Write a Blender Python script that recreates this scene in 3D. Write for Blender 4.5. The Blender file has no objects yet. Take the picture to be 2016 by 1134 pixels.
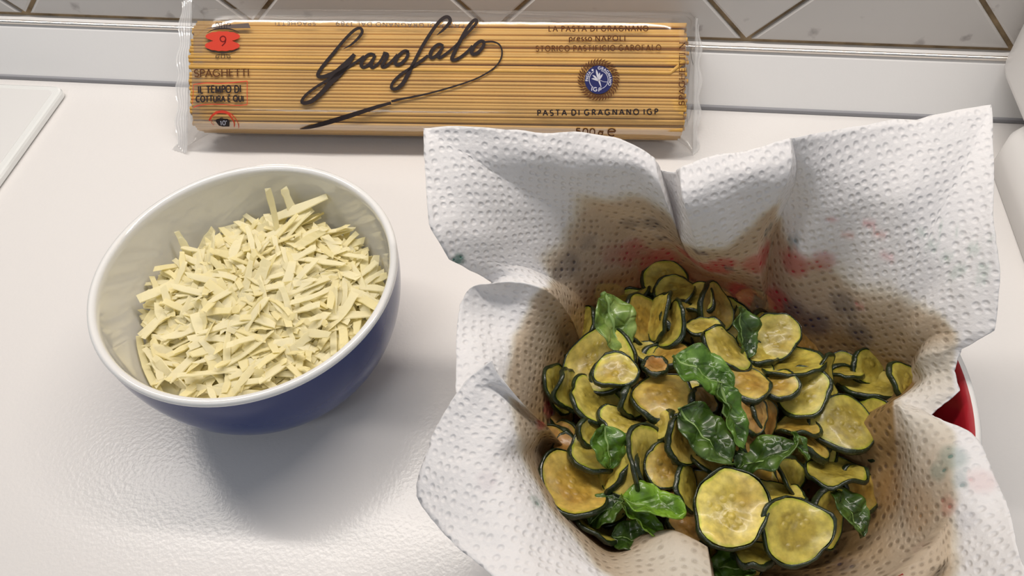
import bpy, bmesh, math, random
import numpy as np
from mathutils import Vector, Matrix, Euler, noise as mnoise

random.seed(7); rng = np.random.default_rng(7)
scn = bpy.context.scene
COL = scn.collection
MM = 0.001

# ------------------------------------------------------------------ camera
F_PX, PITCH, YAW, ROLL, CAM_H = 1496.0, math.radians(52.55), math.radians(7.98), math.radians(-2.64), 279.5
def cam_axes():
    cp, sp = math.cos(PITCH), math.sin(PITCH)
    fwd, right, up = np.array([0, cp, -sp]), np.array([1., 0, 0]), np.array([0, sp, cp])
    c, s = math.cos(YAW), math.sin(YAW)
    Z = np.array([[c, -s, 0], [s, c, 0], [0, 0, 1]])
    fwd, right, up = Z @ fwd, Z @ right, Z @ up
    c, s = math.cos(ROLL), math.sin(ROLL)
    return c * right + s * up, -s * right + c * up, fwd
CR, CU, CF = cam_axes()
CPOS = np.array([0, 0, CAM_H])
cd = bpy.data.cameras.new('camera'); cam = bpy.data.objects.new('camera', cd); COL.objects.link(cam)
cd.sensor_width = 36.0; cd.lens = F_PX / 2016 * 36.0; cd.clip_start = 0.005; cd.clip_end = 50
cam.matrix_world = Matrix(((CR[0], CU[0], -CF[0], 0), (CR[1], CU[1], -CF[1], 0), (CR[2], CU[2], -CF[2], CAM_H * MM), (0, 0, 0, 1)))
scn.camera = cam

# ------------------------------------------------------------------ world, lights, exposure
w = bpy.data.worlds.new('room_light'); scn.world = w; w.use_nodes = True
w.node_tree.nodes['Background'].inputs[0].default_value = (0.86, 0.92, 1.0, 1)
w.node_tree.nodes['Background'].inputs[1].default_value = 0.22
def area(name, loc, rot, sx, sy, power, col):
    l = bpy.data.lights.new(name, 'AREA'); l.shape = 'RECTANGLE'; l.size = sx; l.size_y = sy
    l.energy = power; l.color = col
    o = bpy.data.objects.new(name, l); COL.objects.link(o); o.location = loc; o.rotation_euler = rot
    return o
area('under_cabinet_strip', (-0.12, 0.315, 0.56), (math.radians(-4), 0, 0), 0.80, 0.035, 3.05, (1.0, 0.93, 0.86))
area('ceiling_lamp', (-0.55, -1.25, 1.75), (math.radians(-36), math.radians(-12), 0), 0.8, 0.8, 13.0, (0.92, 0.96, 1.0))
scn.view_settings.view_transform = 'Standard'; scn.view_settings.look = 'None'
scn.view_settings.exposure = 0.14; scn.view_settings.gamma = 1.0; scn.view_settings.use_curve_mapping = False

# ------------------------------------------------------------------ helpers
def ray(px, py):
    return ((px - 1008) * CR - (py - 567) * CU) / F_PX + CF
def P(px, py, z):
    """point (mm) at height z that lies behind a pixel of the photograph"""
    d = ray(px, py); t = (z - CAM_H) / d[2]
    return CPOS + d * t
def depth(p): return float((np.asarray(p) - CPOS) @ CF)

def obj(name, verts, faces, mat, parent=None, smooth=True, loc=None):
    me = bpy.data.meshes.new(name)
    me.from_pydata([tuple(np.asarray(v, float) * MM) for v in verts], [], faces)
    me.update()
    if smooth: me.polygons.foreach_set('use_smooth', [True] * len(me.polygons))
    o = bpy.data.objects.new(name, me); COL.objects.link(o)
    if mat: me.materials.append(mat)
    if parent: o.parent = parent
    if loc is not None: o.location = Vector(loc) * MM
    return o
def fix_normals(o):
    bm = bmesh.new(); bm.from_mesh(o.data); bmesh.ops.recalc_face_normals(bm, faces=bm.faces); bm.to_mesh(o.data); bm.free()
def bevel(o, wmm, seg=3):
    m = o.modifiers.new('bevel', 'BEVEL'); m.width = wmm * MM; m.segments = seg; m.limit_method = 'ANGLE'
def tag(o, label=None, cat=None, group=None, kind=None):
    if label: o['label'] = label
    if cat: o['category'] = cat
    if group: o['group'] = group
    if kind: o['kind'] = kind
    return o
def empty(name, loc, label=None, cat=None, group=None):
    o = bpy.data.objects.new(name, None); COL.objects.link(o); o.location = Vector(loc) * MM
    o.empty_display_size = 0.01
    return tag(o, label, cat, group)
def box(x0, x1, y0, y1, z0, z1):
    v = [(x, y, z) for z in (z0, z1) for y in (y0, y1) for x in (x0, x1)]
    f = [(0, 2, 3, 1), (4, 5, 7, 6), (0, 1, 5, 4), (2, 6, 7, 3), (0, 4, 6, 2), (1, 3, 7, 5)]
    return v, f
def grid_faces(nu, nv, wrap_u=False, wrap_v=False, base=0):
    fs = []
    for i in range(nu if wrap_u else nu - 1):
        for j in range(nv if wrap_v else nv - 1):
            a, b = i, (i + 1) % nu; c, d = j, (j + 1) % nv
            fs.append((base + a * nv + c, base + b * nv + c, base + b * nv + d, base + a * nv + d))
    return fs
def lathe(profile, seg=96):
    v = []; n = len(profile)
    for i in range(seg):
        a = 2 * math.pi * i / seg
        for r, z in profile: v.append((r * math.cos(a), r * math.sin(a), z))
    return v, grid_faces(seg, n, wrap_u=True)
def spline(pts, sub, closed=False, tension=0.5):
    pts = np.asarray(pts, float); n = len(pts); out = []
    for i in range(n if closed else n - 1):
        p1, p2 = pts[i], pts[(i + 1) % n]
        p0 = pts[i - 1] if (closed or i > 0) else 2 * p1 - p2
        p3 = pts[(i + 2) % n] if (closed or i + 2 < n) else 2 * p2 - p1
        m1, m2 = tension * (p2 - p0), tension * (p3 - p1)
        for k in range(sub):
            t = k / sub; t2, t3 = t * t, t * t * t
            out.append((2 * t3 - 3 * t2 + 1) * p1 + (t3 - 2 * t2 + t) * m1 + (-2 * t3 + 3 * t2) * p2 + (t3 - t2) * m2)
    if not closed: out.append(pts[-1])
    return np.array(out)
def tube(pts, radii, seg=8, cap=True):
    pts = np.asarray(pts, float); n = len(pts); v = []
    radii = [radii] * n if np.isscalar(radii) else radii
    up = np.array([0, 0, 1.])
    for i in range(n):
        t = pts[min(i + 1, n - 1)] - pts[max(i - 1, 0)]; t = t / (np.linalg.norm(t) + 1e-9)
        a = np.cross(t, up); 
        if np.linalg.norm(a) < 1e-3: a = np.cross(t, [1, 0, 0])
        a /= np.linalg.norm(a); b = np.cross(a, t)
        for k in range(seg):
            th = 2 * math.pi * k / seg
            v.append(pts[i] + radii[i] * (math.cos(th) * a + math.sin(th) * b))
    f = grid_faces(n, seg, wrap_v=True)
    if cap: f.append(tuple(range(seg))[::-1]); f.append(tuple(range((n - 1) * seg, n * seg)))
    return v, f
class MB:
    def __init__(s): s.v = []; s.f = []
    def add(s, v, f):
        b = len(s.v); s.v += list(v); s.f += [tuple(i + b for i in q) for q in f]; return s
def fbm(p, sc, oct=3):
    return mnoise.fractal(Vector(p) * sc, 1.0, 2.0, oct)
def sstep(a, b, x):
    t = min(1, max(0, (x - a) / (b - a))); return t * t * (3 - 2 * t)

# ------------------------------------------------------------------ materials
def mat(name):
    m = bpy.data.materials.new(name); m.use_nodes = True
    nt = m.node_tree; b = nt.nodes['Principled BSDF']
    return m, nt, b
def N(nt, typ, **kw):
    n = nt.nodes.new(typ)
    for k, v in kw.items():
        if hasattr(n, k) and not k.startswith('in_'): setattr(n, k, v)
    return n
def plain(name, col, rough=0.5, spec=0.5, metal=0, coat=0, sss=0, bump=None, var=None):
    m, nt, b = mat(name)
    b.inputs['Base Color'].default_value = (*col, 1); b.inputs['Roughness'].default_value = rough
    b.inputs['Specular IOR Level'].default_value = spec; b.inputs['Metallic'].default_value = metal
    b.inputs['Coat Weight'].default_value = coat; b.inputs['Coat Roughness'].default_value = 0.08
    if sss:
        b.inputs['Subsurface Weight'].default_value = sss; b.inputs['Subsurface Radius'].default_value = (1, .7, .3)
        b.inputs['Subsurface Scale'].default_value = 0.003
    tc = N(nt, 'ShaderNodeTexCoord')
    if var:
        sc, amt = var
        nz = N(nt, 'ShaderNodeTexNoise'); nz.inputs['Scale'].default_value = sc; nz.inputs['Detail'].default_value = 4
        nt.links.new(tc.outputs['Object'], nz.inputs['Vector'])
        hs = N(nt, 'ShaderNodeHueSaturation'); hs.inputs['Color'].default_value = (*col, 1)
        mr = N(nt, 'ShaderNodeMapRange'); mr.inputs['From Min'].default_value = .25; mr.inputs['From Max'].default_value = .75
        mr.inputs['To Min'].default_value = 1 - amt; mr.inputs['To Max'].default_value = 1 + amt
        nt.links.new(nz.outputs[0], mr.inputs[0]); nt.links.new(mr.outputs[0], hs.inputs['Value'])
        nt.links.new(hs.outputs[0], b.inputs['Base Color'])
    if bump:
        sc, st, dist = bump
        nz = N(nt, 'ShaderNodeTexNoise'); nz.inputs['Scale'].default_value = sc; nz.inputs['Detail'].default_value = 3
        nt.links.new(tc.outputs['Object'], nz.inputs['Vector'])
        bp = N(nt, 'ShaderNodeBump'); bp.inputs['Strength'].default_value = st; bp.inputs['Distance'].default_value = dist
        nt.links.new(nz.outputs[0], bp.inputs['Height']); nt.links.new(bp.outputs[0], b.inputs['Normal'])
    return m

M = {}
M['counter'] = plain('counter_laminate', (0.80, 0.775, 0.755), rough=0.24, spec=0.5, bump=(620, 0.09, 0.001))
M['upstand'] = plain('upstand_laminate', (0.80, 0.79, 0.78), rough=0.35, bump=(500, 0.05, 0.001))
M['metal'] = plain('brushed_metal', (0.80, 0.74, 0.68), rough=0.22, metal=1)
M['seal'] = plain('grey_rubber', (0.30, 0.30, 0.32), rough=0.6)
M['grout'] = plain('grout', (0.36, 0.26, 0.15), rough=0.9, var=(90, .45), bump=(700, .5, .001))
M['bowl_blue'] = plain('blue_glaze', (0.010, 0.030, 0.155), rough=0.14, spec=0.3)
M['bowl_white'] = plain('white_glaze', (0.78, 0.775, 0.76), rough=0.10, coat=0.6)
M['bowl_foot'] = plain('unglazed_foot', (0.55, 0.53, 0.50), rough=0.6)
M['red_glaze'] = plain('red_glaze', (0.36, 0.012, 0.022), rough=0.22, coat=0.4)
M['white_plastic'] = plain('white_plastic', (0.80, 0.785, 0.765), rough=0.38)
M['grey_plastic'] = plain('grey_plastic', (0.35, 0.34, 0.33), rough=0.5)
M['ink_dark'] = plain('dark_ink', (0.028, 0.020, 0.020), rough=.65, spec=.15)
M['ink_brown'] = plain('brown_ink', (0.10, 0.035, 0.012), rough=.65, spec=.15)
M['ink_faint'] = plain('faint_ink', (0.13, 0.10, 0.09), rough=.65, spec=.15)
M['ink_red'] = plain('red_ink', (0.62, 0.055, 0.030), rough=.65, spec=.15)
M['ink_maroon'] = plain('maroon_ink', (0.16, 0.008, 0.008), rough=.65, spec=.15)
M['ink_blue'] = plain('blue_ink', (0.018, 0.022, 0.105), rough=.65, spec=.15)
M['ink_white'] = plain('white_ink', (0.56, 0.55, 0.62), rough=.65, spec=.15)
M['pasta'] = plain('durum_pasta', (0.64, 0.365, 0.085), rough=0.5, sss=0.15, var=(25, .16))
M['pasta_core'] = plain('durum_pasta_inner', (0.60, 0.34, 0.08), rough=0.6, var=(30, .2))
def cheese_material(name, col):
    m = plain(name, col, rough=.5, spec=.3, var=(40, .04)); nt = m.node_tree; b = nt.nodes['Principled BSDF']
    out = [n for n in nt.nodes if n.type == 'OUTPUT_MATERIAL'][0]
    tl = N(nt, 'ShaderNodeBsdfTranslucent'); tl.inputs[0].default_value = (col[0], col[1] * .97, col[2] * .8, 1)
    mx = N(nt, 'ShaderNodeMixShader'); mx.inputs[0].default_value = .45
    nt.links.new(b.outputs[0], mx.inputs[1]); nt.links.new(tl.outputs[0], mx.inputs[2]); nt.links.new(mx.outputs[0], out.inputs[0])
    return m
M['cheese'] = cheese_material('grated_cheese', (0.98, 0.925, 0.63))
M['cheese2'] = cheese_material('grated_cheese_pale', (0.985, 0.945, 0.72))

def board_glass():
    m, nt, b = mat('frosted_glass_board')
    b.inputs['Base Color'].default_value = (0.80, 0.79, 0.775, 1); b.inputs['Roughness'].default_value = 0.16
    b.inputs['Coat Weight'].default_value = 0.5
    return m
M['board'] = board_glass()
M['board_edge'] = plain('glass_edge', (0.86, 0.87, 0.85), rough=0.08, coat=1)

def tile_material():
    m, nt, b = mat('glazed_tile')
    tc = N(nt, 'ShaderNodeTexCoord'); nz = N(nt, 'ShaderNodeTexNoise'); nz.inputs['Scale'].default_value = 75; nz.inputs['Detail'].default_value = 5
    nz2 = N(nt, 'ShaderNodeTexNoise'); nz2.inputs['Scale'].default_value = 12; nz2.inputs['Detail'].default_value = 3
    r = N(nt, 'ShaderNodeValToRGB'); r.color_ramp.elements[0].position = .64; r.color_ramp.elements[1].position = .74
    r.color_ramp.elements[0].color = (0.60, 0.575, 0.55, 1); r.color_ramp.elements[1].color = (0.36, 0.33, 0.32, 1)
    r2 = N(nt, 'ShaderNodeMapRange'); r2.inputs['To Min'].default_value = .9; r2.inputs['To Max'].default_value = 1.08
    hs = N(nt, 'ShaderNodeHueSaturation')
    nt.links.new(tc.outputs['Object'], nz.inputs[0]); nt.links.new(tc.outputs['Object'], nz2.inputs[0])
    nt.links.new(nz.outputs[0], r.inputs[0]); nt.links.new(nz2.outputs[0], r2.inputs[0])
    nt.links.new(r.outputs[0], hs.inputs['Color']); nt.links.new(r2.outputs[0], hs.inputs['Value'])
    nt.links.new(hs.outputs[0], b.inputs['Base Color']); b.inputs['Roughness'].default_value = .3
    bp = N(nt, 'ShaderNodeBump'); bp.inputs['Strength'].default_value = .15; bp.inputs['Distance'].default_value = .002
    nt.links.new(nz2.outputs[0], bp.inputs['Height']); nt.links.new(bp.outputs[0], b.inputs['Normal'])
    return m
M['tile'] = tile_material()

def film_material(name, haze, gloss):
    m = bpy.data.materials.new(name); m.use_nodes = True; nt = m.node_tree; nt.nodes.clear()
    out = N(nt, 'ShaderNodeOutputMaterial'); tr = N(nt, 'ShaderNodeBsdfTransparent'); gl = N(nt, 'ShaderNodeBsdfGlossy')
    df = N(nt, 'ShaderNodeBsdfDiffuse'); df.inputs[0].default_value = (.85, .84, .83, 1)
    tr.inputs[0].default_value = (.965, .96, .955, 1); gl.inputs['Roughness'].default_value = .09
    lw = N(nt, 'ShaderNodeFresnel'); lw.inputs['IOR'].default_value = 1.45
    mul = N(nt, 'ShaderNodeMath', operation='MULTIPLY'); mul.inputs[1].default_value = gloss
    tc = N(nt, 'ShaderNodeTexCoord'); nz = N(nt, 'ShaderNodeTexNoise'); nz.inputs['Scale'].default_value = 55; nz.inputs['Detail'].default_value = 2
    bp = N(nt, 'ShaderNodeBump'); bp.inputs['Strength'].default_value = .10; bp.inputs['Distance'].default_value = .002
    nt.links.new(tc.outputs['Object'], nz.inputs[0]); nt.links.new(nz.outputs[0], bp.inputs['Height'])
    nt.links.new(bp.outputs[0], gl.inputs['Normal']); nt.links.new(bp.outputs[0], lw.inputs['Normal'])
    m1 = N(nt, 'ShaderNodeMixShader'); m1.inputs[0].default_value = haze
    m2 = N(nt, 'ShaderNodeMixShader'); mn_ = N(nt, 'ShaderNodeMath', operation='MINIMUM'); mn_.inputs[1].default_value = .26
    nt.links.new(tr.outputs[0], m1.inputs[1]); nt.links.new(df.outputs[0], m1.inputs[2])
    nt.links.new(lw.outputs[0], mul.inputs[0]); nt.links.new(mul.outputs[0], mn_.inputs[0]); nt.links.new(mn_.outputs[0], m2.inputs[0])
    nt.links.new(m1.outputs[0], m2.inputs[1]); nt.links.new(gl.outputs[0], m2.inputs[2]); nt.links.new(m2.outputs[0], out.inputs[0])
    return m
M['film'] = film_material('clear_film', 0.035, 1.0)
M['film_seal'] = film_material('crimped_film', 0.5, 1.4)

# ------------------------------------------------------------------ the setting: counter, upstand, tiled wall
YB = 345.3                                   # where the counter meets the upstand
v, f = box(-1100, 900, -260, YB + 20, -40, 0)
o = obj('countertop', v, f, M['counter'], smooth=False); bevel(o, 3)
tag(o, 'white laminate kitchen countertop running under everything', 'countertop')
prof = [(YB + 1.2, 0.4), (YB + 1.2, 2.2), (YB + 3, 5), (YB + 15.5, 25.5), (YB + 18.5, 28), (YB + 25, 28), (YB + 25, 0.4)]
v = [(x, y, z) for x in (-1100, 900) for y, z in prof]; n = len(prof)
f = grid_faces(2, n, wrap_v=True) + [tuple(range(n)), tuple(range(n, 2 * n))[::-1]]
o = obj('trim_1', v, f, M['upstand'], smooth=False); fix_normals(o); tag(o, 'white sloping laminate upstand along the back of the counter', kind='structure')
v, f = tube([(-1100, YB + 17.2, 28.4), (900, YB + 17.2, 28.4)], 1.3, 10)
o = obj('trim_2', v, f, M['metal']); tag(o, 'thin brushed metal strip along the top of the upstand', kind='structure')
v, f = box(-1100, 900, YB - 0.3, YB + 2.0, 0.1, 2.6)
o = obj('trim_3', v, f, M['seal'], smooth=False); bevel(o, .5, 2); tag(o, 'thin grey rubber seal between counter and upstand', kind='structure')
v, f = box(-2200, 1800, -2600, YB + 85, -910, -890)
o = obj('floor', v, f, M['grey_plastic'], smooth=False); tag(o, 'kitchen floor below the counter', kind='structure')
# wall: grout bed with single diagonal tiles
YW = YB + 25.0
v, f = box(-1100, 900, YW, YW + 60, 0, 620)
wall = obj('wall_back', v, f, M['grout'], smooth=False); tag(wall, 'kitchen wall with diagonal pale tiles and brown grout', kind='structure')
DG = 138.6; X0 = -333.0; Z0 = 29.5; GR = 1.2
def tile_mesh(poly):
    """poly in x,z (mm), inset for the joint, 2.2 mm proud with softened edge"""
    c = np.mean(poly, 0); lay = []
    for ins, d in ((GR, 0.0), (GR, 1.6), (GR + 1.2, 2.4)):
        q = []
        n = len(poly)
        for i in range(n):
            p0, p1, p2 = [np.array(poly[(i + k) % n], float) for k in (-1, 0, 1)]
            e1 = (p1 - p0) / np.linalg.norm(p1 - p0); e2 = (p2 - p1) / np.linalg.norm(p2 - p1)
            n1 = np.array([-e1[1], e1[0]]); n2 = np.array([-e2[1], e2[0]])
            b = (n1 + n2); b = b / (b @ n1)
            q.append(p1 + b * ins)
        lay.append([(x, -d, z) for x, z in q])
    n = len(poly); v = [p for l in lay for p in l]
    f = [(k * n + i, k * n + (i + 1) % n, (k + 1) * n + (i + 1) % n, (k + 1) * n + i) for k in range(2) for i in range(n)]
    f.append(tuple(range(2 * n, 3 * n)))
    return v, f
h = DG / 2
dv, df_ = tile_mesh([(0, -h), (h, 0), (0, h), (-h, 0)])
tv, tf = tile_mesh([(-h, 0), (h, 0), (0, h)])
dm = tm = None
for k in range(-3, 8):
    for row in range(0, 5):
        # full diamonds stand on the nodes; half tiles sit between the nodes on the first row
        x, z = (X0 + k * DG, Z0 + h) if row % 2 == 0 else (X0 + (k + .5) * DG, Z0 + DG)
        z += (row // 2) * DG
        if z > 560: continue
        if dm is None:
            o = obj('tile', dv, df_, M['tile'], wall, smooth=False); dm = o.data
        else:
            o = bpy.data.objects.new('tile', dm); COL.objects.link(o); o.parent = wall
        o.location = Vector((x, YW, z)) * MM
    if tm is None:
        o = obj('tile', tv, tf, M['tile'], wall, smooth=False); tm = o.data
    else:
        o = bpy.data.objects.new('tile', tm); COL.objects.link(o); o.parent = wall
    o.location = Vector((X0 + (k + .5) * DG, YW, Z0)) * MM

# ------------------------------------------------------------------ glass cutting board (left)
c0 = P(122, 170, 5.0); bx1, by1 = c0[0] + 1.5, c0[1] + 0.5
def rounded_rect(x0, x1, y0, y1, r, seg=8):
    pts = []
    for cx, cy, a0 in ((x1 - r, y1 - r, 0), (x0 + r, y1 - r, 90), (x0 + r, y0 + r, 180), (x1 - r, y0 + r, 270)):
        for k in range(seg + 1):
            a = math.radians(a0 + 90 * k / seg); pts.append((cx + r * math.cos(a), cy + r * math.sin(a)))
    return pts
def slab(name, x0, x1, y0, y1, r, z0, z1, bev, m, parent=None):
    v = []; lv = [(0, z0), (0, z1 - bev), (bev * .35, z1 - bev * .3), (bev, z1)]
    for ins, z in lv: v += [(x, y, z) for x, y in rounded_rect(x0 + ins, x1 - ins, y0 + ins, y1 - ins, max(r - ins, .5))]
    n = len(v) // len(lv)
    f = [(k * n + i, k * n + (i + 1) % n, (k + 1) * n + (i + 1) % n, (k + 1) * n + i) for k in range(len(lv) - 1) for i in range(n)]
    f += [tuple(range((len(lv) - 1) * n, len(lv) * n)), tuple(range(n))[::-1]]
    return obj(name, v, f, m, parent, smooth=False)
board = empty('cutting_board', (bx1 - 150, by1 - 110, 0), 'pale glass cutting board with rounded corner on the counter at the left', 'cutting board')
o = slab('edge_band', -150, 150, -110, 110, 6, 1.0, 5.0, 1.6, M['board_edge'], board)
o = slab('top_panel', -145.5, 145.5, -105.5, 105.5, 4, 4.6, 5.25, .3, M['board'], board)
for sx in (-1, 1):
    for sy in (-1, 1):
        v, f = lathe([(0, 0), (6, 0), (6, 1), (0, 1)], 20)
        o = obj('rubber_foot', v, f, M['white_plastic'], board, loc=(sx * 135, sy * 95, 0))

# ------------------------------------------------------------------ white appliance (right edge)
a0 = P(1966, 380, 0); a1 = P(2016, 520, 0)
dirv = (a1 - a0); ang = math.atan2(dirv[1], dirv[0]) + math.pi / 2
app = empty('kitchen_appliance', (a0[0], a0[1], 0), 'white plastic kitchen appliance with rounded base at the right edge of the counter', 'appliance')
app.rotation_euler.z = ang
o = slab('base', 0, 130, -160, 30, 16, 0.6, 27, 9, M['white_plastic'], app)
for p in o.data.polygons: p.use_smooth = True
o = slab('base_dark_strip', 0.3, 129, -159, 29, 16, 0, 1.2, .2, M['grey_plastic'], app)  # thin dark grey strip along the bottom of the base
v = []; 
for z, ins in ((26.5, 5), (29, 1.5), (33, 0), (150, -6), (215, -4), (228, 4), (232, 14)):
    v += [(x, y, z) for x, y in rounded_rect(2 + ins, 128 - ins, -15 + ins, 78 - ins, 24 - max(ins, -6) * .5)]
n = 36; f = [(k * n + i, k * n + (i + 1) % n, (k + 1) * n + (i + 1) % n, (k + 1) * n + i) for k in range(6) for i in range(n)]
f += [tuple(range(6 * n, 7 * n)), tuple(range(n))[::-1]]
o = obj('body', v, f, M['white_plastic'], app)

# ------------------------------------------------------------------ blue bowl with grated cheese
BC = (-124.4, 167.2); BH = 60.0; BR = 57.4
def b_inner(z):
    t = min(1, max(0, (z - 6) / (BH - 6))); return 22 + (BR - 3.2 - 22) * (1 - (1 - t) ** 2.2) ** 0.5
bowl = empty('cereal_bowl', (*BC, 0), 'deep blue glazed ceramic bowl with white inside', 'bowl')
outp = [(0, 3.0), (21, 3.0)] + [(24, 1.0), (27, 0.6), (28.2, 2.5)]
for k in range(1, 15):
    t = k / 15; z = 2.5 + (BH - 2.0 - 2.5) * t
    outp.append((28.2 + (BR - 0.15 - 28.2) * (1 - (1 - t) ** 2.15) ** 0.62, z))
outp.append((BR - 0.1, BH - 2.0))
v, f = lathe(outp, 128); o = obj('outer_glaze', v, f, M['bowl_blue'], bowl); fix_normals(o)
inp = [(BR - 0.1, BH - 2.0), (BR, BH - 1.2), (BR - 0.4, BH - 0.3), (BR - 1.4, BH), (BR - 2.6, BH - 0.3), (BR - 3.3, BH - 1.4)]
for k in range(1, 20):
    z = BH - 1.4 - (BH - 7.4) * (k / 19); inp.append((b_inner(z) - 0.1, z))
inp += [(12, 5.6), (0, 5.5)]
v, f = lathe(inp, 128); o = obj('inner_glaze', v, f, M['bowl_white'], bowl); fix_normals(o)
v, f = lathe([(23.5, .7), (24, 0), (27, 0), (27.6, .7)], 64); o = obj('foot_ring', v, f, M['bowl_foot'], bowl)

def cheese_h(x, y):
    dx, dy = x - BC[0], y - BC[1]; r = math.hypot(dx, dy)
    return 35 + 7.5 * (1 - (r / 48) ** 2) + 2.6 * fbm((x, y, 3), .05) + 3.0 * math.exp(-((dx - 4) ** 2 + (dy - 40) ** 2) / 300.)
shred_meshes = []
def shred_geo(i):
    r = random.Random(100 + i)
    L = r.uniform(12, 29); W = r.uniform(2.0, 5.0); T = r.uniform(.3, .45); n = 9
    bend = r.uniform(-.9, .5); tw = r.uniform(-1.2, 1.2); side = r.uniform(-.4, .4)
    v = []
    for k in range(n):
        s = (k / (n - 1) - .5); x = s * L; z = bend * s * s * L * .28; y0 = side * s * s * L
        wk = W * (1 - .25 * abs(2 * s) ** 4) * r.uniform(.75, 1.15); a = tw * s
        for yy, zz in ((-wk / 2, -T / 2), (wk / 2, -T / 2), (wk / 2 * .9, T / 2), (-wk / 2 * .9, T / 2)):
            v.append((x + (r.uniform(-1.8, 1.8) if k in (0, n - 1) else 0), y0 + yy * math.cos(a) - zz * math.sin(a), z + yy * math.sin(a) + zz * math.cos(a)))
    f = grid_faces(n, 4, wrap_v=True) + [(0, 3, 2, 1), tuple((n - 1) * 4 + k for k in range(4))]
    return v, f
SG = [shred_geo(i) for i in range(18)]
def fits(x, y, z, eul, g):
    R = Euler(eul).to_matrix()
    for k in (0, 1, 2, 3, 32, 33, 34, 35):
        q = R @ Vector(g[0][k]); zz = z + q.z
        if math.hypot(x + q.x - BC[0], y + q.y - BC[1]) > b_inner(zz) - .6 and zz < BH: return False
    return True
def rand_in_bowl(zoff, marg):
    while True:
        a = random.uniform(0, 2 * math.pi); r = 52 * math.sqrt(random.random())
        x, y = BC[0] + r * math.cos(a), BC[1] + r * math.sin(a); z = cheese_h(x, y) + zoff
        if r < b_inner(z) - marg: return x, y, z, r, a
# loose mass below the countable top layer
mb = MB()
mv = []; nr, ns = 14, 48
for i in range(nr):
    for k in range(ns):
        r = 48.5 * i / (nr - 1); a = 2 * math.pi * k / ns; x, y = BC[0] + r * math.cos(a), BC[1] + r * math.sin(a)
        mv.append((x, y, min(cheese_h(x, y) - 4.5 + 1.5 * fbm((x, y, 9), .25), 60)))
mb.add(mv, grid_faces(nr, ns, wrap_v=True))
for q in range(900):
    x, y, z, r, a = rand_in_bowl(random.uniform(-4.5, -.6), 2)
    g = SG[random.randrange(18)]; eul = (random.gauss(0, .3), random.gauss(0, .22), random.uniform(0, 6.28))
    if not fits(x, y, z, eul, g): continue
    R = Euler(eul).to_matrix(); mb.add([np.array(R @ Vector(p)) + (x, y, z) for p in g[0]], g[1])
o = obj('grated_cheese', mb.v, mb.f, M['cheese'], smooth=False)
tag(o, 'pale yellow grated cheese heaped inside the blue bowl, beneath the loose top shreds', 'cheese', kind='stuff')
sm = []
placed = []
def put_shred(gi, loc, eul, label, mcol):
    key = (gi, mcol)
    d = dict(sm)
    if key not in d:
        o = obj('cheese_shred', SG[gi][0], SG[gi][1], M[mcol], smooth=False); sm.append((key, o.data))
    else:
        o = bpy.data.objects.new('cheese_shred', d[key]); COL.objects.link(o)
    o.location = Vector(loc) * MM; o.rotation_euler = eul
    tag(o, label, 'cheese shred', 'grated cheese shreds in the blue bowl'); return o
put_shred(2, P(571, 402, 47), (0.1, -1.0, 2.2), 'curved cheese shred sticking up highest at the back of the cheese heap', 'cheese2')
put_shred(5, P(543, 436, 46), (0.9, -1.1, 1.7), 'upright cheese shred leaning on the heap just left of the topmost one', 'cheese2')
put_shred(9, P(368, 496, 40), (0.0, -1.1, 1.9), 'small upright cheese shred at the left rear border of the heap', 'cheese2')
put_shred(4, P(583, 412, 46), (0.2, -.3, .3), 'cheese shred lying flat beside the topmost upright shred', 'cheese2')
CAMD = -CF
cnt = 0
while cnt < 296:
    x, y, z, r, a = rand_in_bowl(random.uniform(-.4, 1.8), 2)
    gi = random.randrange(18); eul = (random.gauss(0, .28), random.gauss(0, .2), random.uniform(0, 6.28))
    if not fits(x, y, z, eul, SG[gi]): continue
    put_shred(gi, (x, y, z), eul, 'loose pale yellow cheese shred on top of the heap in the blue bowl', random.choice(['cheese', 'cheese2', 'cheese2'])); cnt += 1

# ------------------------------------------------------------------ pasta package
PT = math.radians(36)                     # lean of the pack on the upstand
pl, pr = P(360, 165, 38), P(1354, 165, 38)
pz = math.atan2(pr[1] - pl[1] - 4, pr[0] - pl[0])
L1 = np.array([math.cos(pz), math.sin(pz), 0]); T1 = np.array([-math.sin(pz) * math.cos(PT), math.cos(pz) * math.cos(PT), math.sin(PT)])
N1 = np.cross(L1, T1)
LEN = float(np.linalg.norm(pr - pl))
PC = np.array([(pl[0] + pr[0]) / 2, 326.0, 27.6])
HW, HT = 28.0, 13.8                       # half width / half thickness of the bundle
def pk(s, t, n): return PC + L1 * s + T1 * t + N1 * n
FT0, FT1, FN = -29.6, 35.5, 15.2          # film section limits
def film_n(t):
    tc_, hw = (FT0 + FT1) / 2, (FT1 - FT0) / 2
    u = min(.9999, abs((t - tc_) / hw)); return FN * (1 - u ** 8) ** (1 / 2.6)
def onpack(px, py, off=.12):
    off += .3; d = ray(px, py); n = FN; 
    for _ in range(12):
        k = ((PC + N1 * n - CPOS) @ N1) / (d @ N1); X = CPOS + d * k - PC
        t = float(X @ T1); n = film_n(min(max(t, FT0 + .3), FT1 - .3)) * .5 + n * .5
    return CPOS + d * k + N1 * off
pack = empty('pasta_package', tuple(PC - N1 * 14), 'clear film package of dry spaghetti with dark script lettering, leaning on the upstand', 'pasta package')
def part(name, v, f, m, parent=pack, smooth=True, label=None):
    base = np.array(parent.location) / MM
    o = obj(name, [np.asarray(p) - base for p in v], f, m, None, smooth); o.parent = parent
    if label: o['label'] = label
    return o
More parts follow.
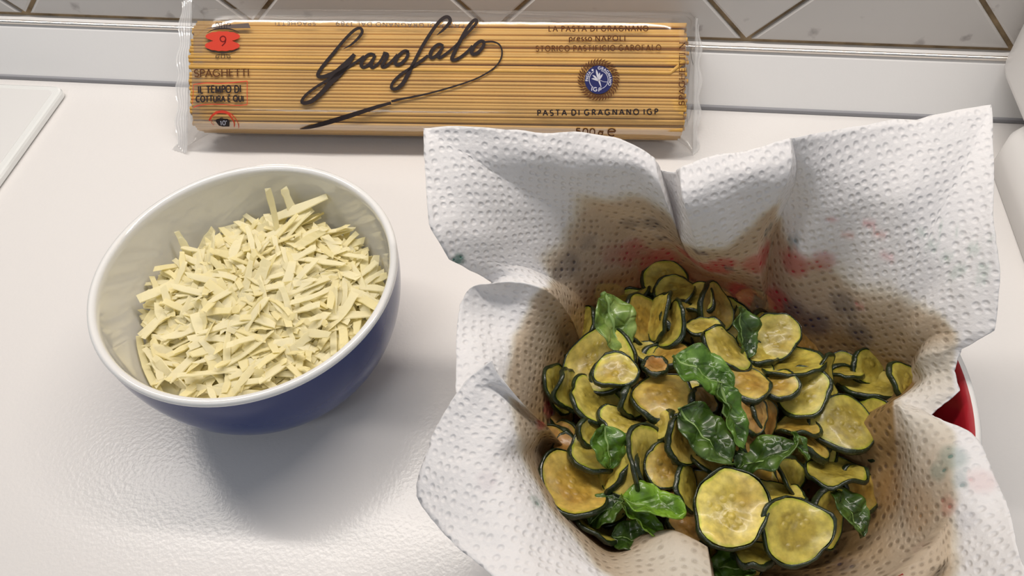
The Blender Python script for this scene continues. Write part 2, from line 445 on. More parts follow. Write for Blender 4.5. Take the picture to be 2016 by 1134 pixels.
# film sleeve: section along the length, flattening into the end seals
def sect(k, hw_a, hw_b, nn, th):
    c, s_ = math.cos(th), math.sin(th)
    e = 2 / 3.2
    u = math.copysign(abs(c) ** e, c); q = math.copysign(abs(s_) ** e, s_)
    tcn = (hw_a + hw_b) / 2; return tcn + (hw_b - hw_a) / 2 * u, nn * q
nth = 64
rows = []
for s, a, b, n_, dn in ((-LEN/2 - 9, -37, 43, .5, -3), (-LEN/2 - 6, -35, 41, 4, -2), (-LEN/2 - 2.5, -32.5, 38, 11, -.5), (-LEN/2 + 2, FT0, FT1, FN * .97, 0)):
    rows.append((s, a, b, n_, dn))
for k in range(1, 24): rows.append((-LEN/2 + 2 + (LEN - 4) * k / 24, FT0, FT1, FN, 0))
for s, a, b, n_, dn in ((LEN/2 - 2, FT0, FT1, FN * .97, 0), (LEN/2 + 2.0, -32, 36, 11, -1), (LEN/2 + 4.5, -34, 36, 5, -4), (LEN/2 + 6.5, -36, 36, .5, -7)):
    rows.append((s, a, b, n_, dn))
v = []
for i, (s, a, b, n_, dn) in enumerate(rows):
    for k in range(nth):
        th = 2 * math.pi * k / nth; t, n = sect(0, a, b, n_, th)
        wv = .35 * fbm((s * .5, t, n), .12); ss = s
        if i < 4 or i > len(rows) - 5: wv *= 3
        X = pk(ss, t, n + dn + wv)
        if 3 < i < len(rows) - 4 and n >= 0: X = pk(ss, t, film_n(t) - .35 if n > .1 else n)
        if X[2] < .4: X[2] = .4
        v.append(X)
film = part('film_sleeve', v, grid_faces(len(rows), nth, wrap_v=True), M['film'], label='clear plastic film sleeve')
def seal(s0, s1, a, b, dn0, dn1, nx, ny, rip):
    v = []
    for i in range(nx):
        for j in range(ny):
            s = s0 + (s1 - s0) * i / (nx - 1); t = a + (b - a) * j / (ny - 1)
            q = abs(2 * j / (ny - 1) - 1)
            sx = s + .9 * math.sin(t * .35) * (i / (nx - 1)) + 2.0 * (1 - q ** 2) * (i / (nx - 1)) * (1 if s1 > s0 else -1) * .6
            X = pk(sx, t, dn0 + (dn1 - dn0) * i / (nx - 1) + rip * math.sin(s * 3.6) * .35 + .9 * fbm((s, t, 1), .09))
            X[2] = max(X[2], .5); v.append(X)
    return v, grid_faces(nx, ny)
v, f = seal(-LEN/2 - 8.5, -LEN/2 - 17.5, -40, 45, -3, -9, 34, 60, 1); o = part('end_seal', v, f, M['film_seal'], label='rippled crimped end seal at the left')
v, f = seal(LEN/2 + 6.5, LEN/2 + 10, -37, 37, -7, -13, 14, 60, 1); o = part('end_seal', v, f, M['film_seal'], label='crimped end seal folded down at the right')
# strands
RS = 1.05
def strand_pts(t, n, ds=0, bend=0, dt=0):
    return [pk(-LEN/2 + 1 + ds, t, n), pk(-LEN/4, t + dt * .3, n), pk(0, t + dt * .5, n), pk(LEN/4, t + dt * .7, n), pk(LEN/2 - 8 + ds, t + dt, n), pk(LEN/2 - 1 + ds, t + dt + bend, n)]
per = []
acc = 0; last = None
for k in range(4000):
    th = math.pi * (-.30 + 1.42 * k / 3999.)      # upper and front side of the section
    c, s_ = math.cos(th), math.sin(th); e = 2 / 3.4
    q = (HW * math.copysign(abs(c) ** e, c), HT * math.copysign(abs(s_) ** e, s_))
    if last is None or math.hypot(q[0] - last[0], q[1] - last[1]) >= 1.74: per.append(q); last = q
mb = MB()
for t, n in per:
    for dep in (1.9, 3.7, 5.5):
        sc = 1 - dep / 16; 
        vv, ff = tube(strand_pts(t * (1 - dep / 30) + random.uniform(-.5, .5), n * sc + random.uniform(-.2, .2), random.uniform(-2, 1.2), 0, random.uniform(-1.2, 1.2)), RS, 6); mb.add(vv, ff)
core = []
for s in (-LEN/2 + 4, LEN/2 - 4):
    for k in range(24):
        t, n = sect(0, -HW + 6, HW - 6, HT - 5, 2 * math.pi * k / 24); core.append(pk(s, t, n))
mb.add(core, grid_faces(2, 24, wrap_v=True) + [tuple(range(24)), tuple(range(24, 48))[::-1]])
for k in range(14):                         # bottom row
    vv, ff = tube(strand_pts(-HW + 4 + k * 4, -HT + 1.5, random.uniform(-1.5, 1)), 1.3, 6); mb.add(vv, ff)
o = obj('spaghetti', mb.v, mb.f, M['pasta_core']); tag(o, 'tight mass of dry spaghetti filling the inside of the clear package', 'spaghetti', kind='stuff')
for i, (t, n) in enumerate(per):
    jit = .55 * fbm((i * .9, 4.2, 0), .35, 2) + random.uniform(-.22, .16)
    nn = n + jit * (.8 if abs(n) > HT * .6 else 0); tt = t + (jit if abs(n) <= HT * .6 else random.uniform(-.25, .25))
    bent = i == min(range(len(per)), key=lambda k: abs(per[k][0] - .5) + (99 if per[k][1] < 0 else 0))
    vv, ff = tube(strand_pts(tt, nn + (.5 if bent else 0), random.uniform(-1.8, .4), 6 if bent else 0, random.uniform(-.9, .9)), RS * random.uniform(.95, 1.05), 8)
    o = obj('spaghetti_strand', vv, ff, M['pasta'])
    tag(o, 'straight dry spaghetti strand on the outside of the bundle in the clear package' if not bent else 'dry spaghetti strand bent up at its right end inside the clear package',
        'spaghetti strand', 'spaghetti strands in the package')

# ---- printing on the film: strokes laid in the picture of the pack, then wrapped on the film surface
def ribbon(mbx, pts, off=.12, sub=6, maxstep=None):
    """pts: (px, py, width px)"""
    pts = [p for p in pts]
    q = spline(pts, sub) if len(pts) > 2 else np.array([np.array(pts[0]) * (1 - k / 4) + np.array(pts[1]) * (k / 4) for k in range(5)], float)
    v = []
    for i in range(len(q)):
        d = q[min(i + 1, len(q) - 1)][:2] - q[max(i - 1, 0)][:2]; l = math.hypot(*d) + 1e-6
        nx, ny = -d[1] / l, d[0] / l; wd = max(q[i][2], .2) / 2
        v.append(onpack(q[i][0] + nx * wd, q[i][1] + ny * wd, off)); v.append(onpack(q[i][0] - nx * wd, q[i][1] - ny * wd, off))
    mbx.add(v, [(2 * i, 2 * i + 1, 2 * i + 3, 2 * i + 2) for i in range(len(q) - 1)])
def polyfill(mbx, pts, off=.12):
    c = np.mean(np.array(pts, float), 0); v = [onpack(*c, off)] + [onpack(x, y, off) for x, y in pts]; n = len(pts)
    mbx.add(v, [(0, 1 + i, 1 + (i + 1) % n) for i in range(n)])
def tr(pts, ox, oy, sc): return [(ox + x * sc, oy + y * sc, wd * sc) for x, y, wd in pts]
c1 = (580, 20, .2115); c2 = (740, 20, .1587)
logo = [
 (c1, [(455,365,4),(520,330,20),(590,268,28),(630,210,31),(615,172,31),(560,188,32),(470,275,32),(370,395,34),(280,505,37),(222,590,37),(232,622,37),(290,617,42),(380,582,50),(450,530,60),(510,465,42),(560,415,40)]),
 (c1, [(560,413,38),(500,500,42),(420,590,64),(330,685,52),(250,775,46),(160,850,45),(90,868,36),(70,848,32),(110,790,30),(200,720,28),(300,660,32),(400,600,42),(500,535,30),(590,475,28),(650,430,28)]),
 (c1, [(752,420,24),(705,410,30),(655,445,36),(622,500,38),(640,532,36),(690,512,32),(738,450,30),(755,422,26)]),
 (c1, [(750,425,30),(715,505,38),(730,535,34),(790,490,28),(835,415,28)]),
 (c1, [(825,398,28),(865,420,38),(832,490,36),(818,525,38),(852,525,32),(912,470,28),(960,415,28)]),
 (c2, [(415,520,34),(360,508,42),(290,562,48),(243,640,52),(262,680,50),(315,665,48),(380,600,44),(400,540,44),(372,512,38)]),
 (c2, [(755,315,6),(830,255,35),(915,160,48),(915,105,48),(870,88,48),(800,135,48),(700,262,48),(580,450,48),(480,640,48),(400,800,56),(330,920,56),(250,980,48),(195,965,42),(222,890,42),(320,795,42),(430,725,42),(560,635,42),(650,565,38)]),
 (c2, [(840,448,40),(780,430,48),(710,485,52),(675,558,52),(695,595,50),(750,568,45),(820,485,40),(842,452,40)]),
 (c2, [(838,455,40),(782,560,48),(795,595,44),(870,545,38),(970,465,38),(1060,372,34),(1160,265,38),(1240,175,40),(1250,132,44),(1212,135,46),(1130,235,48),(1040,400,54),(970,540,52),(945,605,52),(972,622,48),(1050,588,42),(1150,505,40),(1200,445,40)]),
 (c2, [(1350,398,38),(1300,390,48),(1230,442,50),(1190,518,52),(1212,550,50),(1270,528,48),(1330,460,46),(1340,408,42),(1310,390,40)]),
 (c2, [(1345,400,28),(1450,396,26),(1530,430,24),(1565,510,22),(1550,610,22),(1480,710,22),(1350,800,22),(1180,880,22),(900,970,24),(600,1050,26),(300,1110,32),(195,1135,35)]),
 (c1, [(900,866,28),(800,893,36),(700,925,42),(500,990,50),(300,1050,50),(150,1090,36),(50,1110,4)]),
]
mb = MB()
for i, ((ox, oy, sc), pts) in enumerate(logo): ribbon(mb, [(x, y, wd * .9) for x, y, wd in tr(pts, ox, oy, sc)], .14 + .004 * i, 8)
part('brand_lettering', mb.v, mb.f, M['ink_dark'], smooth=False, label='dark script brand lettering with a long underline flourish')

# small stroke alphabet: unit box, y up, (strokes, width). 'c' curves are splined
def arc(cx, cy, rx, ry, a0, a1, n=9):
    return [(cx + rx * math.cos(math.radians(a0 + (a1 - a0) * k / (n - 1))), cy + ry * math.sin(math.radians(a0 + (a1 - a0) * k / (n - 1)))) for k in range(n)]
FONT = {
 'A': ([[(0, 0), (.36, 1)], [(.36, 1), (.74, 0)], [(.13, .35), (.61, .35)]], .74), 'C': ([arc(.42, .5, .40, .5, 48, 312, 13)], .76),
 'D': ([[(.08, 0), (.08, 1)], [(.08, 1), (.3, 1)] + arc(.3, .5, .44, .5, 80, -80, 9) + [(.3, 0), (.08, 0)]], .78),
 'E': ([[(.08, 0), (.08, 1)], [(.08, 1), (.52, 1)], [(.08, .53), (.44, .53)], [(.08, 0), (.54, 0)]], .58), 'F': ([[(.08, 0), (.08, 1)], [(.08, 1), (.52, 1)], [(.08, .5), (.44, .5)]], .55),
 'G': ([arc(.42, .5, .40, .5, 48, 330, 14), [(.76, .22), (.76, .45)], [(.52, .45), (.78, .45)]], .84), 'H': ([[(.08, 0), (.08, 1)], [(.70, 0), (.70, 1)], [(.08, .52), (.70, .52)]], .78),
 'I': ([[(.08, 0), (.08, 1)]], .16), 'L': ([[(.08, 0), (.08, 1)], [(.08, 0), (.5, 0)]], .52), 'M': ([[(.06, 0), (.12, 1)], [(.12, 1), (.45, .1)], [(.45, .1), (.78, 1)], [(.78, 1), (.84, 0)]], .9),
 'N': ([[(.08, 0), (.08, 1)], [(.08, 1), (.70, 0)], [(.70, 0), (.70, 1)]], .78), 'O': ([arc(.44, .5, .42, .5, 0, 360, 17)], .88),
 'P': ([[(.08, 0), (.08, 1)], [(.08, 1), (.28, 1)] + arc(.28, .74, .26, .26, 80, -80, 7) + [(.08, .48)]], .56), 'Q': ([arc(.44, .5, .42, .5, 0, 360, 17), [(.5, .2), (.86, -.1)]], .9),
 'R': ([[(.08, 0), (.08, 1)], [(.08, 1), (.28, 1)] + arc(.28, .75, .26, .25, 80, -80, 7) + [(.08, .5)], [(.28, .5), (.64, 0)]], .64),
 'S': ([arc(.28, .74, .23, .26, 40, 270, 9)[:-1] + arc(.28, .25, .25, .25, 90, -145, 9)], .56), 'T': ([[(.32, 0), (.32, 1)], [(0, 1), (.64, 1)]], .64),
 'U': ([[(.08, 1), (.08, .35)] + arc(.36, .3, .28, .3, 180, 360, 7) + [(.64, 1)]], .72),
 '9': ([arc(.3, .70, .26, .30, -10, 350, 13), [(.56, .68), (.50, .3), (.2, -.06)]], .6), '5': ([[(.5, 1), (.14, 1)], [(.14, 1), (.1, .58)], [(.1, .58)] + arc(.27, .3, .27, .31, 100, -140, 9)], .6),
 '0': ([arc(.29, .5, .27, .5, 0, 360, 17)], .58), '1': ([[(.05, .85), (.2, 1)], [(.2, 1), (.2, 0)]], .34), '7': ([[(.05, 1), (.5, 1)], [(.5, 1), (.2, 0)]], .52), '8': ([arc(.28, .74, .22, .26, 0, 360, 13), arc(.28, .26, .26, .26, 0, 360, 13)], .56),
 'p': ([[(.08, -.3), (.08, .62)], arc(.3, .32, .24, .32, 150, -150, 11)], .58), 'r': ([[(.08, 0), (.08, .62)], [(.08, .4), (.2, .58), (.36, .6)]], .38), 'e': ([[(.08, .34), (.52, .36)], arc(.3, .32, .24, .32, 10, 310, 13)], .58),
 's': ([arc(.2, .47, .15, .16, 40, 270, 8)[:-1] + arc(.2, .15, .17, .16, 90, -150, 8)], .4), 'o': ([arc(.3, .32, .27, .32, 0, 360, 15)], .6), 'g': ([arc(.28, .36, .22, .26, 0, 360, 13), arc(.28, -.14, .26, .18, 110, 450, 13), [(.44, .56), (.6, .64)]], .6),
 "'": ([[(.06, 1.02), (.04, .74)]], .12), 'È': ([[(.08, 0), (.08, 1)], [(.08, 1), (.52, 1)], [(.08, .53), (.44, .53)], [(.08, 0), (.54, 0)], [(.2, 1.36), (.36, 1.16)]], .58),
}
def text_layout(s, gap):
    x = 0; out = []
    for ch in s:
        if ch == ' ': x += .42; continue
        st, wd = FONT[ch]; out.append((x, st)); x += wd + gap
    return out, x - gap
def draw_text(mbx, s, place, cap, weight, gap=.2, serif=False, off=.13, jitter=0, total=None):
    """place(u, v): (fraction along, height in caps) -> pixel; u in 0..1"""
    lay, tot = text_layout(s, gap); r = random.Random(3)
    for x, st in lay:
        jx, jy = (r.uniform(-jitter, jitter), r.uniform(-jitter, jitter))
        for pts in st:
            q = [place((x + px_) / tot, py_ + jy) for px_, py_ in pts]
            thin = serif and len(pts) == 2 and (abs(pts[0][1] - pts[1][1]) < .05)
            wd = 1.2 * weight * (.62 if thin else 1)
            ribbon(mbx, [(a, b, wd) for a, b in q], off, 3 if len(q) > 3 else 2)
            if serif and len(pts) == 2 and not thin:
                for (px_, py_) in pts:
                    if py_ in (0, 1):
                        a = place((x + px_ - .12) / tot, py_ + jy); b = place((x + px_ + .12) / tot, py_ + jy); ribbon(mbx, [(*a, weight * .5), (*b, weight * .5)], off, 1)
def line(x0, y0, x1, y1, cap, slant=0):
    """baseline from (x0,y0) to (x1,y1), capital height cap px"""
    dx, dy = x1 - x0, y1 - y0; l = math.hypot(dx, dy); nx, ny = dy / l, -dx / l
    return lambda u, v: (x0 + dx * u + nx * cap * v + slant * v, y0 + dy * u + ny * cap * v)
def txt(s, pl_, weight, m, gap=.2, serif=True, jitter=0, name='printed_text', off=.13):
    mbx = MB(); draw_text(mbx, s, pl_, 1, weight, gap, serif, off, jitter); return part(name, mbx.v, mbx.f, m, smooth=False)
txt('SPAGHETTI', line(383, 151.5, 491, 150, 13.5), 1.9, M['ink_brown'], .12)
txt('LA PASTA DI GRAGNANO', line(1080, 62.5, 1276, 61.5, 10), 1.7, M['ink_brown'], .28)
mbx = MB(); draw_text(mbx, 'presso', line(1120, 81, 1165, 81, 10.5), 1, 1.9, .16, False)
draw_text(mbx, 'NAPOLI', line(1172, 81, 1231, 80.5, 9.5), 1, 1.8, .28, True); part('printed_text', mbx.v, mbx.f, M['ink_brown'], smooth=False)
txt('STORICO PASTIFICIO GAROFALO', line(1055, 101.5, 1301, 99.5, 10.5), 1.5, M['ink_brown'], .28)
txt('PASTA DI GRAGNANO IGP', line(1058, 228, 1295, 225.5, 10.5), 2.2, M['ink_dark'], .42, serif=False)
mbx = MB(); draw_text(mbx, '500', line(1133, 267, 1171, 268, 14), 1, 1.9, .2, False); draw_text(mbx, 'g', line(1177, 268, 1188, 268, 13), 1, 1.8, .2, False)
draw_text(mbx, 'e', line(1195, 268, 1213, 268, 22), 1, 2.0, .2, False); part('printed_text', mbx.v, mbx.f, M['ink_brown'], smooth=False)
txt('SPAGHETTI N', line(1347, 208, 1348, 84, 10.5), 1.6, M['ink_brown'], .12)
# hand-drawn notice
mbx = MB(); draw_text(mbx, 'IL TEMPO DI', line(391, 184, 475, 182, 13.5), 1, 2.4, .16, False, jitter=.05); draw_text(mbx, 'COTTURA È QUI', line(387, 201, 480, 200, 11), 1, 2.3, .16, False, jitter=.05)
part('notice_lettering', mbx.v, mbx.f, M['ink_dark'], smooth=False)
mbx = MB(); d4 = (370, 120, .1235)
for pts in ([(92,380,12),(300,355,14),(520,362,14),(760,345,14),(950,325,14)], [(950,325,10),(948,500,10),(950,700,10)], [(950,700,12),(800,712,12),(600,700,12),(350,695,12),(180,712,14),(95,745,14)], [(97,380,8),(88,560,8),(78,690,8)]):
    ribbon(mbx, tr(pts, *d4), .15)
for pts in ([(345,955,28),(390,880,32),(460,830,38),(540,815,40),(640,840,34),(700,910,26),(740,980,18),(745,1060,12)], [(440,815,14),(560,800,18),(680,840,16),(770,930,12),(810,1020,10),(815,1075,8)], [(385,940,8),(380,985,8),(420,1030,8)]):
    ribbon(mbx, tr(pts, *d4), .15)
part('notice_frame', mbx.v, mbx.f, M['ink_red'], smooth=False, label='hand drawn red frame and ring')
mbx = MB(); polyfill(mbx, [(370 + x * .1235, 120 + y * .1235) for x, y in [(440,955),(470,930),(530,915),(590,925),(640,925),(668,955),(668,1048),(560,1050),(500,1035),(465,990)]], .16)
ribbon(mbx, tr([(425,958,10),(690,962,10)], *d4), .17); ribbon(mbx, tr([(525,918,9),(545,902,9),(560,918,9)], *d4), .17)
part('pot_symbol', mbx.v, mbx.f, M['ink_dark'], smooth=False)
txt("10'", line(434.5, 247, 447.5, 246, 8), 1.3, M['ink_white'], .15, serif=False, off=.2)
# number cartouche
d3 = (370, 30, .0882); E3 = lambda cx, cy, rx, ry: [(370 + (cx + rx * math.cos(a)) * .0882, 30 + (cy + ry * math.sin(a) * (1 + .05 * math.cos(14 * a))) * .0882) for a in np.linspace(0, 2 * math.pi, 56, endpoint=False)]
mbx = MB(); polyfill(mbx, E3(785, 478, 385, 112), .15); polyfill(mbx, E3(775, 685, 388, 118), .152); polyfill(mbx, [(370 + x * .0882, 30 + y * .0882) for x, y in [(560,470),(1000,470),(1000,690),(560,690)]], .154)
part('number_badge', mbx.v, mbx.f, M['ink_red'], smooth=False)
mbx = MB()
for pts in ([(435,398,8),(600,325,26),(790,305,32),(980,322,26),(1150,388,8)], [(435,768,8),(600,822,26),(790,842,34),(980,822,26),(1155,752,8)]): ribbon(mbx, tr(pts, *d3), .16)
for s in (-1, 1):
    for pts in ([(790+s*30,290,14),(790+s*40,210,14),(790+s*20,180,12)], [(790+s*80,290,12),(790+s*95,200,14),(790+s*150,180,14),(790+s*165,230,14),(790+s*125,240,12)], [(790+s*20,860,12),(790+s*40,940,14),(790+s*10,965,12)], [(790+s*85,870,12),(790+s*100,950,14),(790+s*155,955,14),(790+s*150,905,14),(790+s*115,915,12)], [(790+s*10,170,12),(790+s*90,180,10),(790+s*150,170,10)]):
        ribbon(mbx, tr(pts, *d3), .16)
part('badge_ornament', mbx.v, mbx.f, M['ink_dark'], smooth=False)
txt('9', line(433.5, 90.0, 446, 90.0, 18), 2.0, M['ink_maroon'], serif=False, off=.2)
# round seal
SC = (1178.5, 157.5); mbx = MB()
for k in range(40):
    a = 2 * math.pi * k / 40
    for r0, r1, tw, wd in ((29, 36, .1, 3.2), (35, 42, .16, 2.6)):
        ribbon(mbx, [(SC[0] + r0 * math.cos(a), SC[1] + r0 * math.sin(a), wd * .5), (SC[0] + (r0 + r1) / 2 * math.cos(a + tw * .6), SC[1] + (r0 + r1) / 2 * math.sin(a + tw * .6), wd), (SC[0] + r1 * math.cos(a + tw), SC[1] + r1 * math.sin(a + tw), .4)], .14, 2)
part('seal_wreath', mbx.v, mbx.f, M['ink_brown'], smooth=False)
mbx = MB(); polyfill(mbx, [(SC[0] + 27.5 * math.cos(a), SC[1] + 28 * math.sin(a)) for a in np.linspace(0, 6.283, 48, endpoint=False)], .16); part('seal_disc', mbx.v, mbx.f, M['ink_blue'], smooth=False)
mbx = MB()
ribbon(mbx, [(SC[0] + 18.5 * math.cos(a), SC[1] + 18.5 * math.sin(a), 1.1) for a in np.linspace(math.radians(-75), math.radians(70), 16)], .2, 2)
ribbon(mbx, [(SC[0] + 18.5 * math.cos(a), SC[1] + 18.5 * math.sin(a), 1.1) for a in np.linspace(math.radians(125), math.radians(240), 12)], .2, 2)
def around(a0, a1, r0, cap): return lambda u, vv: (SC[0] + (r0 + cap * vv) * math.cos(math.radians(a0 + (a1 - a0) * u)), SC[1] + (r0 + cap * vv) * math.sin(math.radians(a0 + (a1 - a0) * u)))
draw_text(mbx, 'PASTA', around(174, 222, 20.5, 5), 1, 1.1, .2, False, .2); draw_text(mbx, 'GRAGNANO', around(-93, 28, 20.5, 5), 1, 1.1, .22, False, .2)
draw_text(mbx, 'IGP', line(1164, 179, 1183, 181, 7), 1, 1.4, .25, False, .2)
for dx, dy, wd in ((-5, -20, 4), (2, -14, 3.6), (8, -11, 3.4), (-12, -9, 3.6), (-14, -2, 3.4)):
    ribbon(mbx, [(SC[0], SC[1] + 3, .8), (SC[0] + dx * .6, SC[1] + dy * .6, wd), (SC[0] + dx, SC[1] + dy, .6)], .2, 4)
ribbon(mbx, [(SC[0], SC[1], 4), (SC[0] + 2, SC[1] + 6, 3), (SC[0] + 5, SC[1] + 15, 1)], .2); ribbon(mbx, [(SC[0] + 3, SC[1] + 1, .8), (SC[0] + 10, SC[1] + 4, .8), (SC[0] + 17, SC[1] + 4.5, .8)], .2)
polyfill(mbx, [(SC[0] - 12 + 2.2 * math.cos(a), SC[1] - 19 + 2.2 * math.sin(a)) for a in np.linspace(0, 6.283, 12, endpoint=False)], .2)
part('seal_emblem', mbx.v, mbx.f, M['ink_white'], smooth=False)
# print on the back of the sleeve, seen mirrored through it, and the dark printed corners
txt('SPAGHETTI', line(622, 44, 542, 44, 6.5), 1.0, M['ink_faint'], .2, serif=False)
txt('LA PASTA DI GRAGNANO DAL 1789', line(940, 49, 662, 43, 7.5), 1.1, M['ink_faint'], .26, serif=False)
mbx = MB(); polyfill(mbx, [(404, 57), (440, 50), (490, 46), (494, 56)], .1); part('printed_corner', mbx.v, mbx.f, M['ink_faint'], smooth=False)
rp = [pk(LEN/2 + .5, 18, 10), pk(LEN/2 + 2.2, 9, 9), pk(LEN/2 + 4.5, 8, 2), pk(LEN/2 + 3.5, 14, 1)]
part('printed_corner', rp, [(0, 1, 2, 3)], M['ink_dark'], smooth=False)

# ------------------------------------------------------------------ red bowl
RC = np.array([47.8, 141.8]); RH = 55.0; RR = 85.0
def r_inner(z):
    t = min(1, max(0, (z - 4) / (RH - 4))); return 40 + (RR - 3.5 - 40) * (1 - (1 - t) ** 1.9) ** .62
rbowl = empty('salad_bowl', (*RC, 0), 'red bowl with white outside, lined with paper towel, holding the zucchini', 'bowl')
p_in = [(RR - 1.5, RH - .02), (RR - 3, RH - .6), (RR - 3.6, RH - 2)] + [(r_inner(RH - 2 - (RH - 6) * k / 18) - .1, RH - 2 - (RH - 6) * k / 18) for k in range(1, 19)] + [(20, 3.6), (0, 3.6)]
v, f = lathe(p_in, 128); o = obj('inside', v, f, M['red_glaze'], rbowl); fix_normals(o)
p_out = [(0, 1.2), (38, 1.2), (39, 0), (42, 0), (43.5, 2)] + [(44 + (RR + .8 - 44) * (1 - (1 - k / 16) ** 1.9) ** .66, 2 + (RH - 3) * k / 16) for k in range(1, 17)] + [(RR + .7, RH - .9), (RR + .2, RH - .1), (RR - .7, RH), (RR - 1.5, RH - .02)]
v, f = lathe(p_out, 128); o = obj('outside', v, f, M['white_plastic'], rbowl); fix_normals(o)
# ------------------------------------------------------------------ paper towel lining the red bowl
def r_wall_z(r):
    lo, hi = 4.0, RH
    for _ in range(24):
        m_ = (lo + hi) / 2
        if r_inner(m_) < r: lo = m_
        else: hi = m_
    return lo if r > 40 else 3.8
# columns run clockwise from the left; each is free edge, two mid points, border of the pile: (pixel x, pixel y, height mm); last value: where the oil starts
PCOL = [
 ((901,700,60),(955,705,58),(1030,705,48),(1090,720,30),1.55),
 ((904,615,62),(965,630,56),(1045,655,50),(1110,670,32),1.55),
 ((925,570,64),(985,590,58),(1060,610,56),(1125,640,38),1.7),
 ((958,562,66),(1005,552,67),(1075,572,64),(1128,632,44),1.75),
 ((968,556,64),(1003,540,66),(1085,566,60),(1134,625,38),1.9),
 ((885,513,80),(985,516,70),(1088,548,52),(1155,600,32),1.85),
 ((846,440,92),(960,470,80),(1090,520,56),(1190,575,32),1.75),
 ((836,330,101),(960,400,89),(1120,480,60),(1230,555,32),1.75),
 ((833,252,107),(960,335,96),(1150,440,66),(1265,535,32),1.75),
 ((960,256,107),(1050,325,96),(1190,420,68),(1295,525,32),1.6),
 ((1100,258,104),(1150,325,94),(1240,425,68),(1320,520,32),1.5),
 ((1210,270,101),(1240,335,93),(1290,430,68),(1345,520,32),1.5),
 ((1285,312,97),(1302,372,90),(1332,452,70),(1368,528,34),1.6),
 ((1299,338,88),(1318,390,74),(1342,470,58),(1380,540,32),1.8),
 ((1328,343,90),(1334,400,78),(1347,478,62),(1390,545,33),1.9),
 ((1337,335,97),(1345,400,92),(1370,482,72),(1405,550,34),1.95),
 ((1400,312,101),(1405,380,95),(1420,484,72),(1430,560,33),1.95),
 ((1470,295,103),(1470,360,97),(1450,482,70),(1465,575,32),1.85),
 ((1555,276,105),(1553,346,98),(1490,465,72),(1500,600,31),1.5),
 ((1557,276,105),(1566,352,88),(1518,468,56),(1508,604,29),1.6),
 ((1620,264,104),(1620,395,84),(1560,520,56),(1560,630,29),1.7),
 ((1720,247,105),(1710,395,88),(1640,545,55),(1620,660,28),1.75),
 ((1830,228,107),(1790,400,92),(1700,575,57),(1680,690,28),1.75),
 ((1953,206,109),(1850,430,90),(1750,600,59),(1720,710,29),1.75),
 ((1960,400,99),(1880,500,84),(1790,620,60),(1745,725,30),1.7),
 ((1968,520,90),(1890,570,78),(1810,645,60),(1760,735,30),1.6),
 ((1955,655,76),(1890,655,70),(1830,670,58),(1772,742,31),1.1),
 ((1893,688,66),(1850,695,62),(1815,710,54),(1785,745,36),.3,.6),
 ((1880,735,60),(1850,735,56),(1825,745,51),(1800,760,42),.1,.5),
 ((1891,774,58),(1850,780,55),(1805,780,51),(1768,785,47),.1,.35),
 ((1834,822,51),(1812,806,51),(1785,795,50),(1758,790,48),.1,.3),
 ((1837,826,58),(1808,816,57),(1780,807,55),(1756,799,52),.1,.4),
 ((1912,858,62),(1850,860,60),(1800,860,54),(1758,852,46),.4,.6),
 ((1945,905,64),(1870,925,60),(1805,935,49),(1762,915,36),.8,.9),
 ((1980,985,68),(1900,1000,61),(1800,1020,42),(1720,1020,23),1.1),
 ((2005,1085,74),(1920,1090,63),(1800,1085,42),(1680,1075,21),1.25),
 ((2040,1200,80),(1920,1180,65),(1780,1140,42),(1620,1110,18),1.3),
 ((1950,1330,86),(1820,1260,67),(1680,1180,42),(1540,1130,17),1.3),
 ((1750,1400,86),(1640,1300,67),(1540,1200,40),(1470,1130,17),1.3),
 ((1560,1420,86),(1480,1300,67),(1430,1200,44),(1412,1120,24),1.2),
 ((1480,1420,86),(1430,1250,67),(1402,1138,52),(1392,1078,45),1.0,.6),
 ((1400,1420,86),(1370,1250,67),(1345,1115,50),(1325,1044,44),1.0,.55),
 ((1300,1400,86),(1290,1230,67),(1270,1110,46),(1262,1056,36),1.2,.7),
 ((1180,1350,82),(1180,1200,65),(1195,1110,46),(1215,1075,22),1.7),
 ((1060,1240,74),(1090,1130,63),(1130,1070,49),(1160,1040,22),2.0),
 ((974,1134,66),(1020,1060,63),(1075,1010,53),(1110,985,24),2.1),
 ((890,1060,60),(970,1000,63),(1035,950,55),(1080,935,25),2.1),
 ((820,978,54),(930,930,63),(1010,900,57),(1075,895,27),2.1),
 ((840,890,60),(930,860,65),(1020,860,60),(1080,872,32),2.0),
 ((862,830,64),(930,810,68),(1005,812,64),(1090,862,40),2.1),
 ((903,767,70),(940,760,72),(985,765,68),(1075,838,48),2.2),
 ((967,705,78),(985,735,74),(1015,775,68),(1062,826,54),2.3),
 ((950,738,60),(965,770,58),(1000,800,48),(1062,838,32),1.5),
 ((900,775,59),(945,778,58),(1010,790,47),(1070,808,30),1.55),
]
SHARP = {3, 5, 8, 12, 13, 14, 15, 18, 19, 23, 26, 27, 29, 30, 31, 40, 51, 52}
SU, SV = 8, 11
NV0 = 3 * SV
ctrl = np.array([[P(*p) for p in c[:4]] for c in PCOL])                  # ncol x 4 x 3
oilc = np.array([c[4] for c in PCOL]); oilm = np.array([c[5] if len(c) > 5 else 1. for c in PCOL])  # oilm paints light into pleats and front flap by weakening their stain colour
ncol = len(PCOL)
full = np.zeros((ncol, 6, 3)); full[:, :4] = ctrl
for i in range(ncol):
    d = ctrl[i, 3, :2] - RC; rr = np.linalg.norm(d); d = d / rr
    full[i, 4] = (*(RC + d * min(44, rr * .72)), 8.0); full[i, 5] = (*(RC + d * 4), 4.6)
